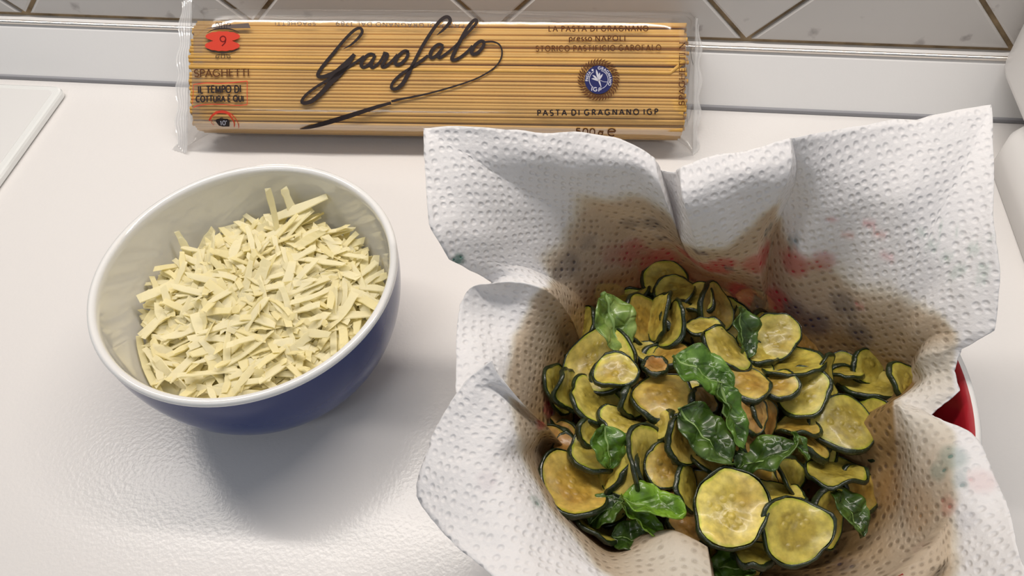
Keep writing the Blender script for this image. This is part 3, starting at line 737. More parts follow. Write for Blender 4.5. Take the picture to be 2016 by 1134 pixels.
def ring_spline(pts):
    n = len(pts); out = []
    tan = [.42 * (pts[(i + 1) % n] - pts[i - 1]) * (.06 if i in SHARP else 1) for i in range(n)]
    for i in range(n):
        p1, p2, m1, m2 = pts[i], pts[(i + 1) % n], tan[i], tan[(i + 1) % n]; dl = np.linalg.norm(p2 - p1)
        m1, m2 = [m_ * min(1, 1.3 * dl / (np.linalg.norm(m_) + 1e-9)) for m_ in (m1, m2)]
        for k in range(SU):
            t = k / SU
            if i in SHARP and (i + 1) % n in SHARP: out.append(p1 * (1 - t) + p2 * t); continue
            t2, t3 = t * t, t ** 3; out.append((2 * t3 - 3 * t2 + 1) * p1 + (t3 - 2 * t2 + t) * m1 + (-2 * t3 + 3 * t2) * p2 + (t3 - t2) * m2)
    return np.array(out)
cu = np.stack([ring_spline(full[:, j]) for j in range(6)], 1)   # (ncol*SU) x 6 x 3
oilu = spline(oilc[:, None].repeat(3, 1), SU, closed=True, tension=.42)[:, 0]
oilmu = spline(oilm[:, None].repeat(3, 1), SU, closed=True, tension=.3)[:, 0]
NU = len(cu); pv = []; oil = []
rows_v = []
for i in range(NU):
    pts = cu[i]; tn = [pts[1] - pts[0]] + [.5 * (pts[k + 1] - pts[k - 1]) for k in range(1, 5)] + [pts[5] - pts[4]]
    tn[3] = tn[3] * .45; tn[4] = tn[4] * .7; q = []
    for k in range(5):
        for g in range(SV):
            t = g / SV; t2, t3 = t * t, t ** 3; q.append((2 * t3 - 3 * t2 + 1) * pts[k] + (t3 - 2 * t2 + t) * tn[k] + (-2 * t3 + 3 * t2) * pts[k + 1] + (t3 - t2) * tn[k + 1])
    q.append(pts[5]); rows_v.append(np.array(q))
rows_v = np.array(rows_v); NVV = rows_v.shape[1]
# flat-sheet coordinates for the embossing and the print
seg = np.linalg.norm(np.diff(rows_v, axis=1), axis=2); tail = np.cumsum(seg[:, ::-1], 1)[:, ::-1]
lenv = np.concatenate([tail, np.zeros((NU, 1))], 1)
ringl = np.linalg.norm(np.roll(rows_v[:, SV], -1, 0) - rows_v[:, SV], axis=1); phi = np.concatenate([[0], np.cumsum(ringl)[:-1]]) / ringl.sum() * 2 * math.pi
uvs = np.stack([lenv * np.cos(phi)[:, None], lenv * np.sin(phi)[:, None]], 2)
def relax(U, X, it):
    """pull flat coordinates towards the true lengths of the sheet"""
    for _ in range(it):
        acc_ = np.zeros_like(U); cnt_ = np.zeros(U.shape[:2] + (1,))
        for du, dv_ in ((1, 0), (0, 1), (1, 1), (1, -1)):
            A_ = np.roll(U, -du, 0); B_ = np.roll(X, -du, 0)
            if dv_ == 1: sl, sr = slice(0, -1), slice(1, None)
            elif dv_ == -1: sl, sr = slice(1, None), slice(0, -1)
            else: sl = sr = slice(None)
            d = A_[:, sr] - U[:, sl]; L_ = np.linalg.norm(B_[:, sr] - X[:, sl], axis=2, keepdims=True); l = np.linalg.norm(d, axis=2, keepdims=True) + 1e-9
            g = .5 * (l - L_) / l * d
            acc_[:, sl] += g; cnt_[:, sl] += 1
            t_ = np.zeros_like(U); c_ = np.zeros_like(cnt_); t_[:, sr] = -g; c_[:, sr] = 1
            acc_ += np.roll(t_, du, 0); cnt_ += np.roll(c_, du, 0)
        U = U + 1.2 * acc_ / np.maximum(cnt_, 1)
    return U
cj = [j * SV for j in range(NVV // SV + 1)]
Uc = relax(uvs[::SU][:, cj].copy(), rows_v[::SU][:, cj], 1500)
Uu = np.stack([np.stack([np.interp(np.arange(NU), np.arange(0, NU + 1, SU), np.append(Uc[:, j, k], Uc[0, j, k])) for k in range(2)], 1) for j in range(len(cj))], 1)
uvs = np.stack([np.stack([np.interp(np.arange(NVV), cj, Uu[i, :, k]) for k in range(2)], 1) for i in range(NU)], 0)
uvs = relax(uvs, rows_v, 150)
PRINT = [  # (pixel x, y, radius px, colour, amount) blots of the print that shows through
 (1631,430,12,(.80,.30,.30),.6),(1668,459,14,(.80,.38,.30),.6),(1711,441,16,(.80,.30,.32),.6),(1729,466,15,(.82,.42,.38),.6),(1749,500,18,(.80,.36,.38),.5),(1690,600,14,(.75,.2,.2),.5),
 (1820,450,12,(.25,.42,.33),.45),(1850,445,10,(.25,.42,.33),.45),(1840,480,16,(.25,.42,.33),.4),(1885,455,12,(.25,.42,.33),.4),(1860,505,14,(.28,.45,.35),.4),(1910,490,16,(.28,.45,.36),.4),(1890,530,16,(.28,.45,.36),.35),(1935,520,16,(.28,.45,.36),.35),(1870,545,12,(.28,.45,.36),.35),(1925,555,16,(.28,.45,.36),.3),(1950,470,10,(.28,.45,.36),.3),
 (1400,535,44,(.62,.05,.07),.75),(1490,525,40,(.62,.05,.07),.7),(1300,515,50,(.60,.06,.08),.7),(1460,580,40,(.62,.05,.08),.8),(1530,590,34,(.60,.04,.07),.8),(1490,600,22,(.05,.06,.14),.8),(1370,500,22,(.10,.06,.10),.7),(1440,530,16,(.06,.06,.12),.7),(1240,510,24,(.55,.06,.09),.45),
 (1600,640,38,(.06,.07,.14),.65),(1660,600,36,(.07,.07,.13),.5),(1280,440,30,(.05,.06,.10),.5),(1120,520,40,(.06,.07,.12),.5),(1160,480,26,(.06,.07,.12),.4),(1520,450,24,(.08,.16,.2),.5),(1560,470,20,(.08,.16,.2),.5),
 (1870,900,34,(.10,.25,.22),.5),(1840,930,24,(.10,.25,.22),.5),(1890,945,24,(.10,.22,.22),.4),(1930,950,34,(.75,.45,.45),.35),(1860,1000,26,(.7,.12,.1),.3),(1900,1020,30,(.5,.5,.55),.3),
 (1085,800,26,(.6,.05,.1),.7),(1070,840,20,(.6,.05,.1),.7),(1200,1060,26,(.6,.06,.1),.6),(1060,985,22,(.08,.2,.14),.5),(960,940,26,(.6,.5,.55),.25),
 (1350,510,36,(.55,.05,.08),.7),(1430,520,34,(.60,.05,.07),.8),(1510,505,38,(.60,.05,.07),.8),(1560,520,40,(.58,.05,.08),.7),(1620,520,30,(.60,.08,.08),.55),(1250,490,36,(.58,.06,.09),.6),(1200,500,30,(.45,.05,.08),.4),(1560,610,30,(.05,.06,.13),.7),(1690,655,34,(.06,.07,.13),.55),(1420,600,26,(.6,.05,.09),.8),(1100,545,24,(.05,.06,.10),.6),(1240,445,26,(.05,.06,.10),.5),(1300,470,22,(.05,.06,.1),.5),(1100,840,26,(.55,.05,.09),.7),(1800,1000,60,(.55,.30,.10),.35),(1760,960,50,(.5,.27,.08),.35),
 (905,517,17,(.02,.16,.12),1.),(1660,1110,30,(.1,.08,.12),.5),
]
pcol = np.ones((NU, NVV, 3)) ; pamt = np.zeros((NU, NVV))
proj = lambda X: (1008 + F_PX * ((X - CPOS) @ CR) / ((X - CPOS) @ CF), 567 - F_PX * ((X - CPOS) @ CU) / ((X - CPOS) @ CF))
for i in range(NU):
    for j in range(NVV):
        X = rows_v[i, j]; lv_ = j / SV
        cr = 0.9 if j < NV0 else .2
        nse = np.array([fbm(X + 31, .035), fbm(X + 71, .035), fbm(X, .035)])
        X = X + cr * nse * np.array([1, 1, 1.6])
        if lv_ < 1.2: X = X + .8 * fbm(X * 1.0 + 9, .09, 2) * CU
        if j == 0: X = X + .35 * fbm(X, .8, 2) * CR
        rr = math.hypot(X[0] - RC[0], X[1] - RC[1])
        zm = r_wall_z(rr) + .8 if rr < RR - 4 else (RH + .7 if rr < RR + 2 else 3)
        X[2] = max(X[2], zm); rows_v[i, j] = X
        bo = sstep(oilu[i] - .05, oilu[i] + .22, lv_ + .16 * fbm(X, .06, 3))
        oil.append((oilmu[i] if lv_ < 3 else 1) * (.55 * bo + .45 * bo * sstep(2.15, 3.0, lv_ + .25 * fbm(X + 5, .05, 2))))
# print blots: nearest surface distance measured in 3D from the blot centre on the sheet
flat = rows_v.reshape(-1, 3)
px_, py_ = proj(flat)
dep = (flat - CPOS) @ CF
for bx, by, br, c, am in PRINT:
    d2 = np.hypot(px_ - bx, py_ - by); 
    near = d2 < 8
    if not near.any(): near = d2 == d2.min()
    d0 = dep[near].min(); ctr = flat[np.where(near)[0][np.argmin(dep[near])]]
    rmm = br * d0 / F_PX; dd = np.linalg.norm(flat - ctr, axis=1)
    wgt = np.clip((rmm - dd) / (rmm * .45), 0, 1) * am
    A = pamt.reshape(-1); Cc = pcol.reshape(-1, 3)
    m_ = wgt > A * .6
    Cc[m_] = c; A[m_] = np.maximum(A[m_], wgt[m_])
faces = grid_faces(NU, NVV, wrap_u=True)
towel = obj('paper_towel', flat, faces, None)
me = towel.data
ua = me.uv_layers.new(name='sheet'); li = np.empty(len(me.loops), int); me.loops.foreach_get('vertex_index', li)
ua.data.foreach_set('uv', uvs.reshape(-1, 2)[li].ravel())
at = me.attributes.new('oil', 'FLOAT', 'POINT'); at.data.foreach_set('value', np.array(oil))
at = me.attributes.new('printamt', 'FLOAT', 'POINT'); at.data.foreach_set('value', pamt.ravel())
at = me.attributes.new('printcol', 'FLOAT_COLOR', 'POINT'); at.data.foreach_set('color', np.concatenate([pcol.reshape(-1, 3), np.ones((NU * NVV, 1))], 1).ravel())
sd = towel.modifiers.new('thickness', 'SOLIDIFY'); sd.thickness = .00022; sd.offset = 0
tag(towel, 'white embossed paper towel with oil stains, crumpled into the red bowl under the zucchini', 'paper towel')
def paper_material():
    m = bpy.data.materials.new('embossed_paper'); m.use_nodes = True; nt = m.node_tree; nt.nodes.clear()
    L = nt.links.new
    out = N(nt, 'ShaderNodeOutputMaterial')
    uv = N(nt, 'ShaderNodeUVMap'); uv.uv_map = 'sheet'
    vor = N(nt, 'ShaderNodeTexVoronoi'); vor.inputs['Scale'].default_value = 1 / 3.2; vor.inputs['Randomness'].default_value = .32
    L(uv.outputs[0], vor.inputs['Vector'])
    dot = N(nt, 'ShaderNodeMapRange'); dot.interpolation_type = 'SMOOTHSTEP'
    dot.inputs['From Min'].default_value = .26; dot.inputs['From Max'].default_value = .15
    L(vor.outputs['Distance'], dot.inputs[0])
    ring = N(nt, 'ShaderNodeMapRange'); ring.interpolation_type = 'SMOOTHSTEP'
    ring.inputs['From Min'].default_value = .42; ring.inputs['From Max'].default_value = .12
    L(vor.outputs['Distance'], ring.inputs[0])
    nz = N(nt, 'ShaderNodeTexNoise'); nz.inputs['Scale'].default_value = .55; nz.inputs['Detail'].default_value = 5
    L(uv.outputs[0], nz.inputs[0])
    hgt = N(nt, 'ShaderNodeMath', operation='MULTIPLY_ADD'); hgt.inputs[1].default_value = -1.0
    sc = N(nt, 'ShaderNodeMath', operation='MULTIPLY'); sc.inputs[1].default_value = .7
    L(nz.outputs[0], sc.inputs[0]); L(ring.outputs[0], hgt.inputs[0]); L(sc.outputs[0], hgt.inputs[2])
    bp = N(nt, 'ShaderNodeBump'); bp.inputs['Strength'].default_value = .55; bp.inputs['Distance'].default_value = .0008
    L(hgt.outputs[0], bp.inputs['Height'])
    oa = N(nt, 'ShaderNodeAttribute', attribute_name='oil'); pa = N(nt, 'ShaderNodeAttribute', attribute_name='printamt'); pc = N(nt, 'ShaderNodeAttribute', attribute_name='printcol')
    # print: blots broken up by the embossing
    dm_ = N(nt, 'ShaderNodeMath', operation='MULTIPLY_ADD'); dm_.inputs[1].default_value = .7; dm_.inputs[2].default_value = .75
    L(dot.outputs[0], dm_.inputs[0]); pm = N(nt, 'ShaderNodeMath', operation='MULTIPLY', use_clamp=True); L(dm_.outputs[0], pm.inputs[0]); L(pa.outputs['Fac'], pm.inputs[1])
    base = N(nt, 'ShaderNodeValToRGB'); e = base.color_ramp.elements
    e[0].position = 0; e[0].color = (.91, .90, .905, 1); e[1].position = 1; e[1].color = (.47, .31, .14, 1)
    q = e.new(.28); q.color = (.80, .75, .66, 1); q = e.new(.55); q.color = (.66, .55, .42, 1)
    L(oa.outputs['Fac'], base.inputs[0])
    # soaked dots read darker (the ply is pressed through there)
    od = N(nt, 'ShaderNodeMath', operation='MULTIPLY'); L(oa.outputs['Fac'], od.inputs[0]); L(dot.outputs[0], od.inputs[1])
    od2 = N(nt, 'ShaderNodeMath', operation='MULTIPLY'); L(od.outputs[0], od2.inputs[0]); od2.inputs[1].default_value = .8
    mixd = N(nt, 'ShaderNodeMix', data_type='RGBA'); mixd.inputs['B'].default_value = (.20, .13, .08, 1)
    L(od2.outputs[0], mixd.inputs['Factor']); L(base.outputs[0], mixd.inputs['A'])
    mixp = N(nt, 'ShaderNodeMix', data_type='RGBA'); L(pm.outputs[0], mixp.inputs['Factor']); L(mixd.outputs['Result'], mixp.inputs['A']); L(pc.outputs['Color'], mixp.inputs['B'])
    pr_ = N(nt, 'ShaderNodeBsdfPrincipled'); L(mixp.outputs['Result'], pr_.inputs['Base Color']); L(bp.outputs[0], pr_.inputs['Normal'])
    rg = N(nt, 'ShaderNodeMapRange'); rg.inputs['To Min'].default_value = .9; rg.inputs['To Max'].default_value = .42; L(oa.outputs['Fac'], rg.inputs[0]); L(rg.outputs[0], pr_.inputs['Roughness'])
    pr_.inputs['Specular IOR Level'].default_value = .25
    tl = N(nt, 'ShaderNodeBsdfTranslucent'); L(mixp.outputs['Result'], tl.inputs[0])
    m1 = N(nt, 'ShaderNodeMixShader'); m1.inputs[0].default_value = .24; L(pr_.outputs[0], m1.inputs[1]); L(tl.outputs[0], m1.inputs[2])
    tp = N(nt, 'ShaderNodeBsdfTransparent'); tp.inputs[0].default_value = (.95, .88, .72, 1)
    of = N(nt, 'ShaderNodeMath', operation='MULTIPLY'); of.inputs[1].default_value = .26; L(oa.outputs['Fac'], of.inputs[0])
    m2 = N(nt, 'ShaderNodeMixShader'); L(of.outputs[0], m2.inputs[0]); L(m1.outputs[0], m2.inputs[1]); L(tp.outputs[0], m2.inputs[2])
    L(m2.outputs[0], out.inputs[0])
    return m
me.materials.append(paper_material())

# ------------------------------------------------------------------ fried zucchini slices and basil
def heap_z(x, y):
    r2 = (x - RC[0]) ** 2 + (y - RC[1] + 6) ** 2
    return 39 - .0036 * r2
def slice_material(name, tint, center, brown):
    m, nt, b = mat(name); L = nt.links.new
    at_ = N(nt, 'ShaderNodeAttribute', attribute_name='rad')
    tc = N(nt, 'ShaderNodeTexCoord'); oi = N(nt, 'ShaderNodeObjectInfo')
    add = N(nt, 'ShaderNodeVectorMath', operation='ADD'); L(tc.outputs['Object'], add.inputs[0]); L(oi.outputs['Location'], add.inputs[1])
    nz = N(nt, 'ShaderNodeTexNoise'); nz.inputs['Scale'].default_value = 170; nz.inputs['Detail'].default_value = 4; L(add.outputs[0], nz.inputs[0])
    nb = N(nt, 'ShaderNodeTexNoise'); nb.inputs['Scale'].default_value = 60; nb.inputs['Detail'].default_value = 3; L(add.outputs[0], nb.inputs[0])
    vo = N(nt, 'ShaderNodeTexVoronoi'); vo.inputs['Scale'].default_value = 300; L(add.outputs[0], vo.inputs['Vector'])
    sh = N(nt, 'ShaderNodeMath', operation='MULTIPLY_ADD'); sh.inputs[1].default_value = .28; L(nz.outputs[0], sh.inputs[0])
    su = N(nt, 'ShaderNodeMath', operation='ADD'); su.inputs[1].default_value = -.14; L(at_.outputs['Fac'], su.inputs[0]); L(su.outputs[0], sh.inputs[2])
    r = N(nt, 'ShaderNodeValToRGB'); e = r.color_ramp.elements
    e[0].position = .0; e[0].color = (*center, 1); e[1].position = .50; e[1].color = (*center, 1)
    q = e.new(.62); q.color = (*tint, 1); q = e.new(.86); q.color = (*[min(1, c * 1.12) for c in tint], 1); q = e.new(.95); q.color = (tint[0] * .72, tint[1] * .95, tint[2] * .4, 1)
    L(sh.outputs[0], r.inputs[0])
    # seeds: pale flecks in the middle
    sd_ = N(nt, 'ShaderNodeMapRange'); sd_.inputs['From Min'].default_value = .40; sd_.inputs['From Max'].default_value = .18; L(vo.outputs['Distance'], sd_.inputs[0])
    inn = N(nt, 'ShaderNodeMapRange'); inn.inputs['From Min'].default_value = .62; inn.inputs['From Max'].default_value = .45; inn.inputs['To Max'].default_value = .30; L(sh.outputs[0], inn.inputs[0])
    ml = N(nt, 'ShaderNodeMath', operation='MULTIPLY'); L(sd_.outputs[0], ml.inputs[0]); L(inn.outputs[0], ml.inputs[1])
    mx = N(nt, 'ShaderNodeMix', data_type='RGBA'); L(ml.outputs[0], mx.inputs['Factor']); L(r.outputs[0], mx.inputs['A']); mx.inputs['B'].default_value = (min(1, tint[0] * 1.25), min(1, tint[1] * 1.2), tint[2] * 1.2, 1)
    # frying colour
    br = N(nt, 'ShaderNodeMapRange'); br.inputs['From Min'].default_value = .50; br.inputs['From Max'].default_value = .72; br.inputs['To Max'].default_value = brown; L(nb.outputs[0], br.inputs[0])
    m2 = N(nt, 'ShaderNodeMix', data_type='RGBA'); L(br.outputs[0], m2.inputs['Factor']); L(mx.outputs['Result'], m2.inputs['A']); m2.inputs['B'].default_value = (.30, .12, .025, 1)
    hs = N(nt, 'ShaderNodeHueSaturation'); vr = N(nt, 'ShaderNodeMapRange'); vr.inputs['To Min'].default_value = .80; vr.inputs['To Max'].default_value = 1.15; L(oi.outputs['Random'], vr.inputs[0])
    n3 = N(nt, 'ShaderNodeTexNoise'); n3.inputs['Scale'].default_value = 380; n3.inputs['Detail'].default_value = 4; L(add.outputs[0], n3.inputs[0])
    v3 = N(nt, 'ShaderNodeMapRange'); v3.inputs['From Min'].default_value = .3; v3.inputs['From Max'].default_value = .7; v3.inputs['To Min'].default_value = .72; v3.inputs['To Max'].default_value = 1.25; L(n3.outputs[0], v3.inputs[0])
    vm = N(nt, 'ShaderNodeMath', operation='MULTIPLY'); L(vr.outputs[0], vm.inputs[0]); L(v3.outputs[0], vm.inputs[1]); L(vm.outputs[0], hs.inputs['Value'])
    L(m2.outputs['Result'], hs.inputs['Color']); L(hs.outputs[0], b.inputs['Base Color'])
    b.inputs['Roughness'].default_value = .4; b.inputs['Coat Weight'].default_value = .15; b.inputs['Coat Roughness'].default_value = .12
    b.inputs['Subsurface Weight'].default_value = .18; b.inputs['Subsurface Radius'].default_value = (1, .8, .2); b.inputs['Subsurface Scale'].default_value = .0015
    bp = N(nt, 'ShaderNodeBump'); bp.inputs['Strength'].default_value = .5; bp.inputs['Distance'].default_value = .0007
    hh = N(nt, 'ShaderNodeMath', operation='MULTIPLY_ADD'); hh.inputs[1].default_value = 3.2; L(ml.outputs[0], hh.inputs[0]); L(nz.outputs[0], hh.inputs[2])
    L(hh.outputs[0], bp.inputs['Height']); L(bp.outputs[0], b.inputs['Normal'])
    return m
ZM = {'y': slice_material('zucchini_flesh', (.46, .38, .070), (.34, .26, .038), .30), 'g': slice_material('zucchini_flesh_golden', (.48, .345, .075), (.37, .235, .036), .5),
      'p': slice_material('zucchini_flesh_pale', (.55, .455, .105), (.41, .32, .052), .3), 'b': slice_material('zucchini_flesh_browned', (.44, .26, .08), (.34, .18, .04), .8)}
M['rind'] = plain('zucchini_rind', (.014, .024, .007), rough=.36, coat=.3, var=(350, .6), bump=(800, .6, .0006))
def slice_thing(px, py, a, ratio, th, lay, style, label, seed, curl=None, group='fried zucchini slices in the lined bowl', zabs=None):
    r = random.Random(seed); ratio = ratio if ratio >= .45 else ratio * .6 + .20
    z = 35.
    for _ in range(4):
        X = P(px, py, z); z = (heap_z(X[0], X[1]) + lay * 1.7) if zabs is None else zabs
    for _ in range(30):                   # keep every slice inside the lined bowl
        X = P(px, py, z); q = math.hypot(X[0] - RC[0], X[1] - RC[1])
        if q < 76 and z > r_wall_z(min(q + 6, RR - 5)) + 4: break
        z += 1.
    X = P(px, py, z); R = 1.05 * a * depth(X) / F_PX
    c = CPOS - X; c /= np.linalg.norm(c)
    t = math.radians(th); mj = CR * math.cos(t) - CU * math.sin(t); mj -= c * (mj @ c); mj /= np.linalg.norm(mj)
    e = np.cross(c, mj); T = math.acos(min(1, max(.05, ratio)))
    n1, n2 = math.cos(T) * c + math.sin(T) * e, math.cos(T) * c - math.sin(T) * e
    n = n1 if n1[2] > n2[2] else n2
    mn = np.cross(n, mj)
    root = empty('zucchini_slice', X, label, 'zucchini slice', group)
    root.matrix_world = Matrix(((mj[0], mn[0], n[0], X[0] * MM), (mj[1], mn[1], n[1], X[1] * MM), (mj[2], mn[2], n[2], X[2] * MM), (0, 0, 0, 1)))
    p2, p3, p5 = [r.uniform(0, 6.28) for _ in range(3)]; k2, k3, k5 = r.uniform(.03, .10), r.uniform(.03, .085), r.uniform(.01, .035)
    nseg, thk = 40, (r.uniform(1.9, 2.8) if ratio >= .5 else r.uniform(1.1, 1.5))
    cu_ = r.uniform(-.24, .32) if curl is None else curl; ca = r.uniform(0, 3.14); sa = r.uniform(-.2, .2); wv = r.uniform(.04, .13); wk = r.choice((3, 4, 5)); wp = r.uniform(0, 6.28)
    def rho(q): return R * (1 + k2 * math.cos(2 * q + p2) + k3 * math.cos(3 * q + p3) + k5 * math.cos(5 * q + p5) + .4 * k5 * math.cos(9 * q + 2 * p5))
    def warp(x, y):
        u = (x * math.cos(ca) + y * math.sin(ca)) / R; w_ = (-x * math.sin(ca) + y * math.cos(ca)) / R
        q = math.atan2(y, x); rr = math.hypot(x, y) / R
        return R * (cu_ * u * u + sa * (u * u - w_ * w_) + wv * rr ** 2 * 2.2 * fbm((x / R * 1.1 + seed * 3.1, y / R * 1.1, wp), 1.0, 2)) + .45 * fbm((x + seed * 7, y, 0), .22)
    v, f, rad = [], [], []
    rings = (.12, .25, .38, .5, .62, .74, .85, .95)
    for side in (1, -1):
        b0 = len(v); v.append((0, 0, warp(0, 0) + side * thk * .42)); rad.append(0)
        for q in rings:
            for k in range(nseg):
                an = 2 * math.pi * k / nseg; x, y = q * rho(an) * math.cos(an), q * rho(an) * math.sin(an)
                dish = -.25 * (1 - q) if side == 1 else .25 * (1 - q)
                v.append((x, y, warp(x, y) + side * thk * .5 + dish)); rad.append(q)
        for k in range(nseg):
            tri = (b0, b0 + 1 + k, b0 + 1 + (k + 1) % nseg); f.append(tri if side == 1 else tri[::-1])
            for g in range(len(rings) - 1):
                i0 = b0 + 1 + g * nseg; qd = (i0 + k, i0 + nseg + k, i0 + nseg + (k + 1) % nseg, i0 + (k + 1) % nseg); f.append(qd if side == 1 else qd[::-1])
    o = obj('flesh', v, f, ZM[style], root); aa = o.data.attributes.new('rad', 'FLOAT', 'POINT'); aa.data.foreach_set('value', rad)
    v = []; rw = r.uniform(.3, .6); rb = r.uniform(.3, .55)
    for k in range(nseg):
        an = 2 * math.pi * k / nseg; ro = rho(an) + .10 * math.sin(k * 2.3 + seed); kk = 1 + .35 * math.sin(3 * an + seed) + .2 * math.sin(7 * an + 2 * seed)
        for dr, dz in ((-rw, thk * .5 - .1), (-rw * .35, thk * .5 + .22), (rb, thk * .36), (rb + .12, 0), (rb, -thk * .36), (-rw * .35, -thk * .5 - .22), (-rw, -thk * .5 + .1)):
            rr = ro + dr * kk; x, y = rr * math.cos(an), rr * math.sin(an); v.append((x, y, warp(x, y) + dz))
    o = obj('rind', v, grid_faces(nseg, 7, wrap_u=True), M['rind'], root)
    return root
# (pixel x, y, half length px, seen ratio, direction deg, layer, look, what tells it apart)
SL = [
 (1311,556,46,.76,10,4,'y','topmost zucchini slice at the far back of the pile'),
 (1330,577,40,.62,-10,4,'y','zucchini slice with wavy rind just in front of the topmost one'),
 (1364,588,39,.62,-24,4,'p','bright zucchini slice with a small dark hole near the back'),
 (1405,606,46,.62,80,3,'g','upright golden slice behind the one with the hole'),
 (1222,590,50,.50,-8,1,'y','wide slice lying at the back left of the pile behind the pale stemmed leaf'),
 (1262,630,50,.66,70,2,'g','golden slice just right of the upright pale leaf'),
 (1300,622,50,.22,112,4,'y','thin slice on edge, left of two edge-on slices near the back'),
 (1319,640,46,.26,108,4,'y','thin slice on edge, right of two edge-on slices near the back'),
 (1347,636,44,.52,76,2,'g','golden slice leaning right of the two edge-on slices'),
 (1143,655,48,.55,118,0,'y','slice curling up at the left rear of the pile'),
 (1180,712,70,.86,-50,2,'p','big pale slice with seeds under the stem of the pale leaf'),
 (1211,730,39,.86,0,6,'y','small round slice lying on the big pale one'),
 (1095,765,46,.48,78,0,'y','leftmost slice standing at the left border beside the paper'),
 (1120,772,44,.50,74,1,'y','second slice from the left border, leaning on the leftmost one'),
 (1170,793,58,.60,36,1,'p','slice sticking out below the big pale one'),
 (1305,777,56,.74,12,3,'g','golden brown cupped slice in the middle left of the pile'),
 (1242,790,32,.55,84,2,'y','narrow slice left of the golden brown cupped slice'),
 (1317,700,38,.50,-25,2,'g','golden slice lying crosswise between two basil leaves at the back'),
 (1268,697,30,.55,20,0,'p','greyish pale slice in the gap below the golden slice'),
 (1290,723,24,.60,10,4,'b','small browned slice end beside the big shiny leaf'),
 (1385,645,34,.46,2,4,'p','pale slice with lower dark rind in front of the hole slice'),
 (1430,688,48,.58,38,5,'p','pale folded slice behind the large shiny basil leaf'),
 (1384,790,28,.64,60,3,'b','orange browned slice under the shiny basil leaf'),
 (1530,662,45,.90,20,4,'p','nearly square pale slice at the back right beside a dark leaf'),
 (1500,703,30,.50,18,2,'p','small pale slice below the nearly square one'),
 (1488,722,30,.62,20,2,'y','small slice wedged left of the long flat one'),
 (1560,722,58,.34,-4,3,'y','long flat slice behind the large round one at right'),
 (1472,755,44,.66,18,5,'g','golden triangular looking slice right of the shiny leaf'),
 (1530,757,38,.66,-10,4,'g','orange cupped slice partly over the large round one'),
 (1577,770,54,.84,-20,3,'p','large round pale slice right of the orange cupped one'),
 (1478,815,38,.62,62,4,'b','browned slice hanging below the golden triangular one'),
 (1508,822,42,.36,82,2,'b','dark browned slice on edge beside the browned hanging one'),
 (1626,742,38,.22,82,4,'y','slice seen on edge right of the large round pale one'),
 (1655,724,44,.42,4,2,'y','slice lying behind the curled one at the right rear'),
 (1708,722,33,.70,70,5,'y','slice folded upward at the right rear corner of the pile'),
 (1715,765,52,.50,8,3,'p','curled slice with rolled rind at the right rear'),
 (1777,750,36,.58,66,4,'y','rightmost slice touching the paper pleat'),
 (1662,832,60,.80,40,4,'y','big triangular looking slice with seeds at the right'),
 (1712,836,50,.68,-50,3,'y','slice behind the big seeded one at the right'),
 (1724,868,46,.46,-46,2,'y','slice with dark rim lowest of three at the right'),
 (1570,842,40,.48,-2,1,'g','shaded golden slice below the large round pale one'),
 (1596,872,36,.50,40,1,'g','slice tucked left under the big seeded one'),
 (1160,852,30,.70,80,3,'p','small pale slice above the square basil leaf'),
 (1114,880,24,.82,0,1,'b','small browned slice at the left border above the big golden oval'),
 (1172,897,50,.68,22,2,'y','slice lying under the square basil leaf'),
 (1225,832,42,.58,22,2,'p','pale slice arching over the row of three leaning slices'),
 (1262,912,66,.44,92,4,'p','long leaning slice, rightmost of the row of three'),
 (1225,925,52,.52,104,3,'p','middle one of the three leaning slices'),
 (1203,926,46,.52,110,2,'y','leftmost of the three leaning slices, half under the leaf'),
 (1128,960,70,.70,28,4,'g','big golden oval slice at the left front of the pile'),
 (1312,918,45,.88,60,2,'g','golden slice with glossy top in the centre left'),
 (1336,868,42,.50,78,4,'g','upright golden slice above the glossy one in the centre'),
 (1298,836,34,.68,110,3,'p','pale slice curling beside the upright golden one in the centre'),
 (1437,1004,72,.94,30,6,'p','largest round pale slice at the front centre'),
 (1562,1044,64,.92,70,7,'y','large round seeded slice right of the largest one at the front'),
 (1535,980,44,.52,8,2,'p','slice peeking out behind the large seeded one at the front'),
 (1622,1016,54,.50,96,0,'y','slice standing right behind the large seeded one at the front'),
 (1484,1093,38,.52,12,3,'y','slice at the very front below the largest one'),
 (1645,930,54,.42,14,1,'y','curved slice with dark rim between centre leaf and right border'),
 (1692,962,42,.66,70,0,'g','slice at the right front leaning on oily paper'),
 (1352,1037,40,.70,30,2,'b','orange browned slice left of the largest round one'),
 (1310,966,30,.38,8,1,'b','narrow orange slice strip in the gap left of the largest one'),
 (1160,1028,66,.24,38,0,'y','dark edged slice standing along the left front paper'),
 (1357,962,44,.26,84,1,'y','slice on edge in the dark gap left of the largest one'),
 (1555,942,40,.36,80,0,'y','slice on edge in the dark gap below the centre leaf'),
 (1395,906,38,.42,24,2,'g','slice end showing below the torn basil leaf in the centre'),
 (1478,880,28,.60,70,1,'b','browned slice below the hanging browned ones'),
]
for i, s in enumerate(SL):
    t_ = slice_thing(*s, seed=i + 11, curl=((-1) ** i * .16 if s[3] < .5 else None))
    if i == 2:
        hv = [(0, 0, .2)] + [((1.5 + .3 * math.sin(2 * q)) * math.cos(q) * .7, 1.3 * math.sin(q), 0) for q in np.linspace(0, 6.283, 14, endpoint=False)]
        fl = t_.children[0].data; c_ = fl.vertices[0].co / MM
        hv = [(x - 1.5, y + .5, z + c_.z + .15) for x, y, z in hv]
        obj('hole', hv, [(0, 1 + k, 1 + (k + 1) % 14) for k in range(14)], M['rind'], t_)
rz = random.Random(5)
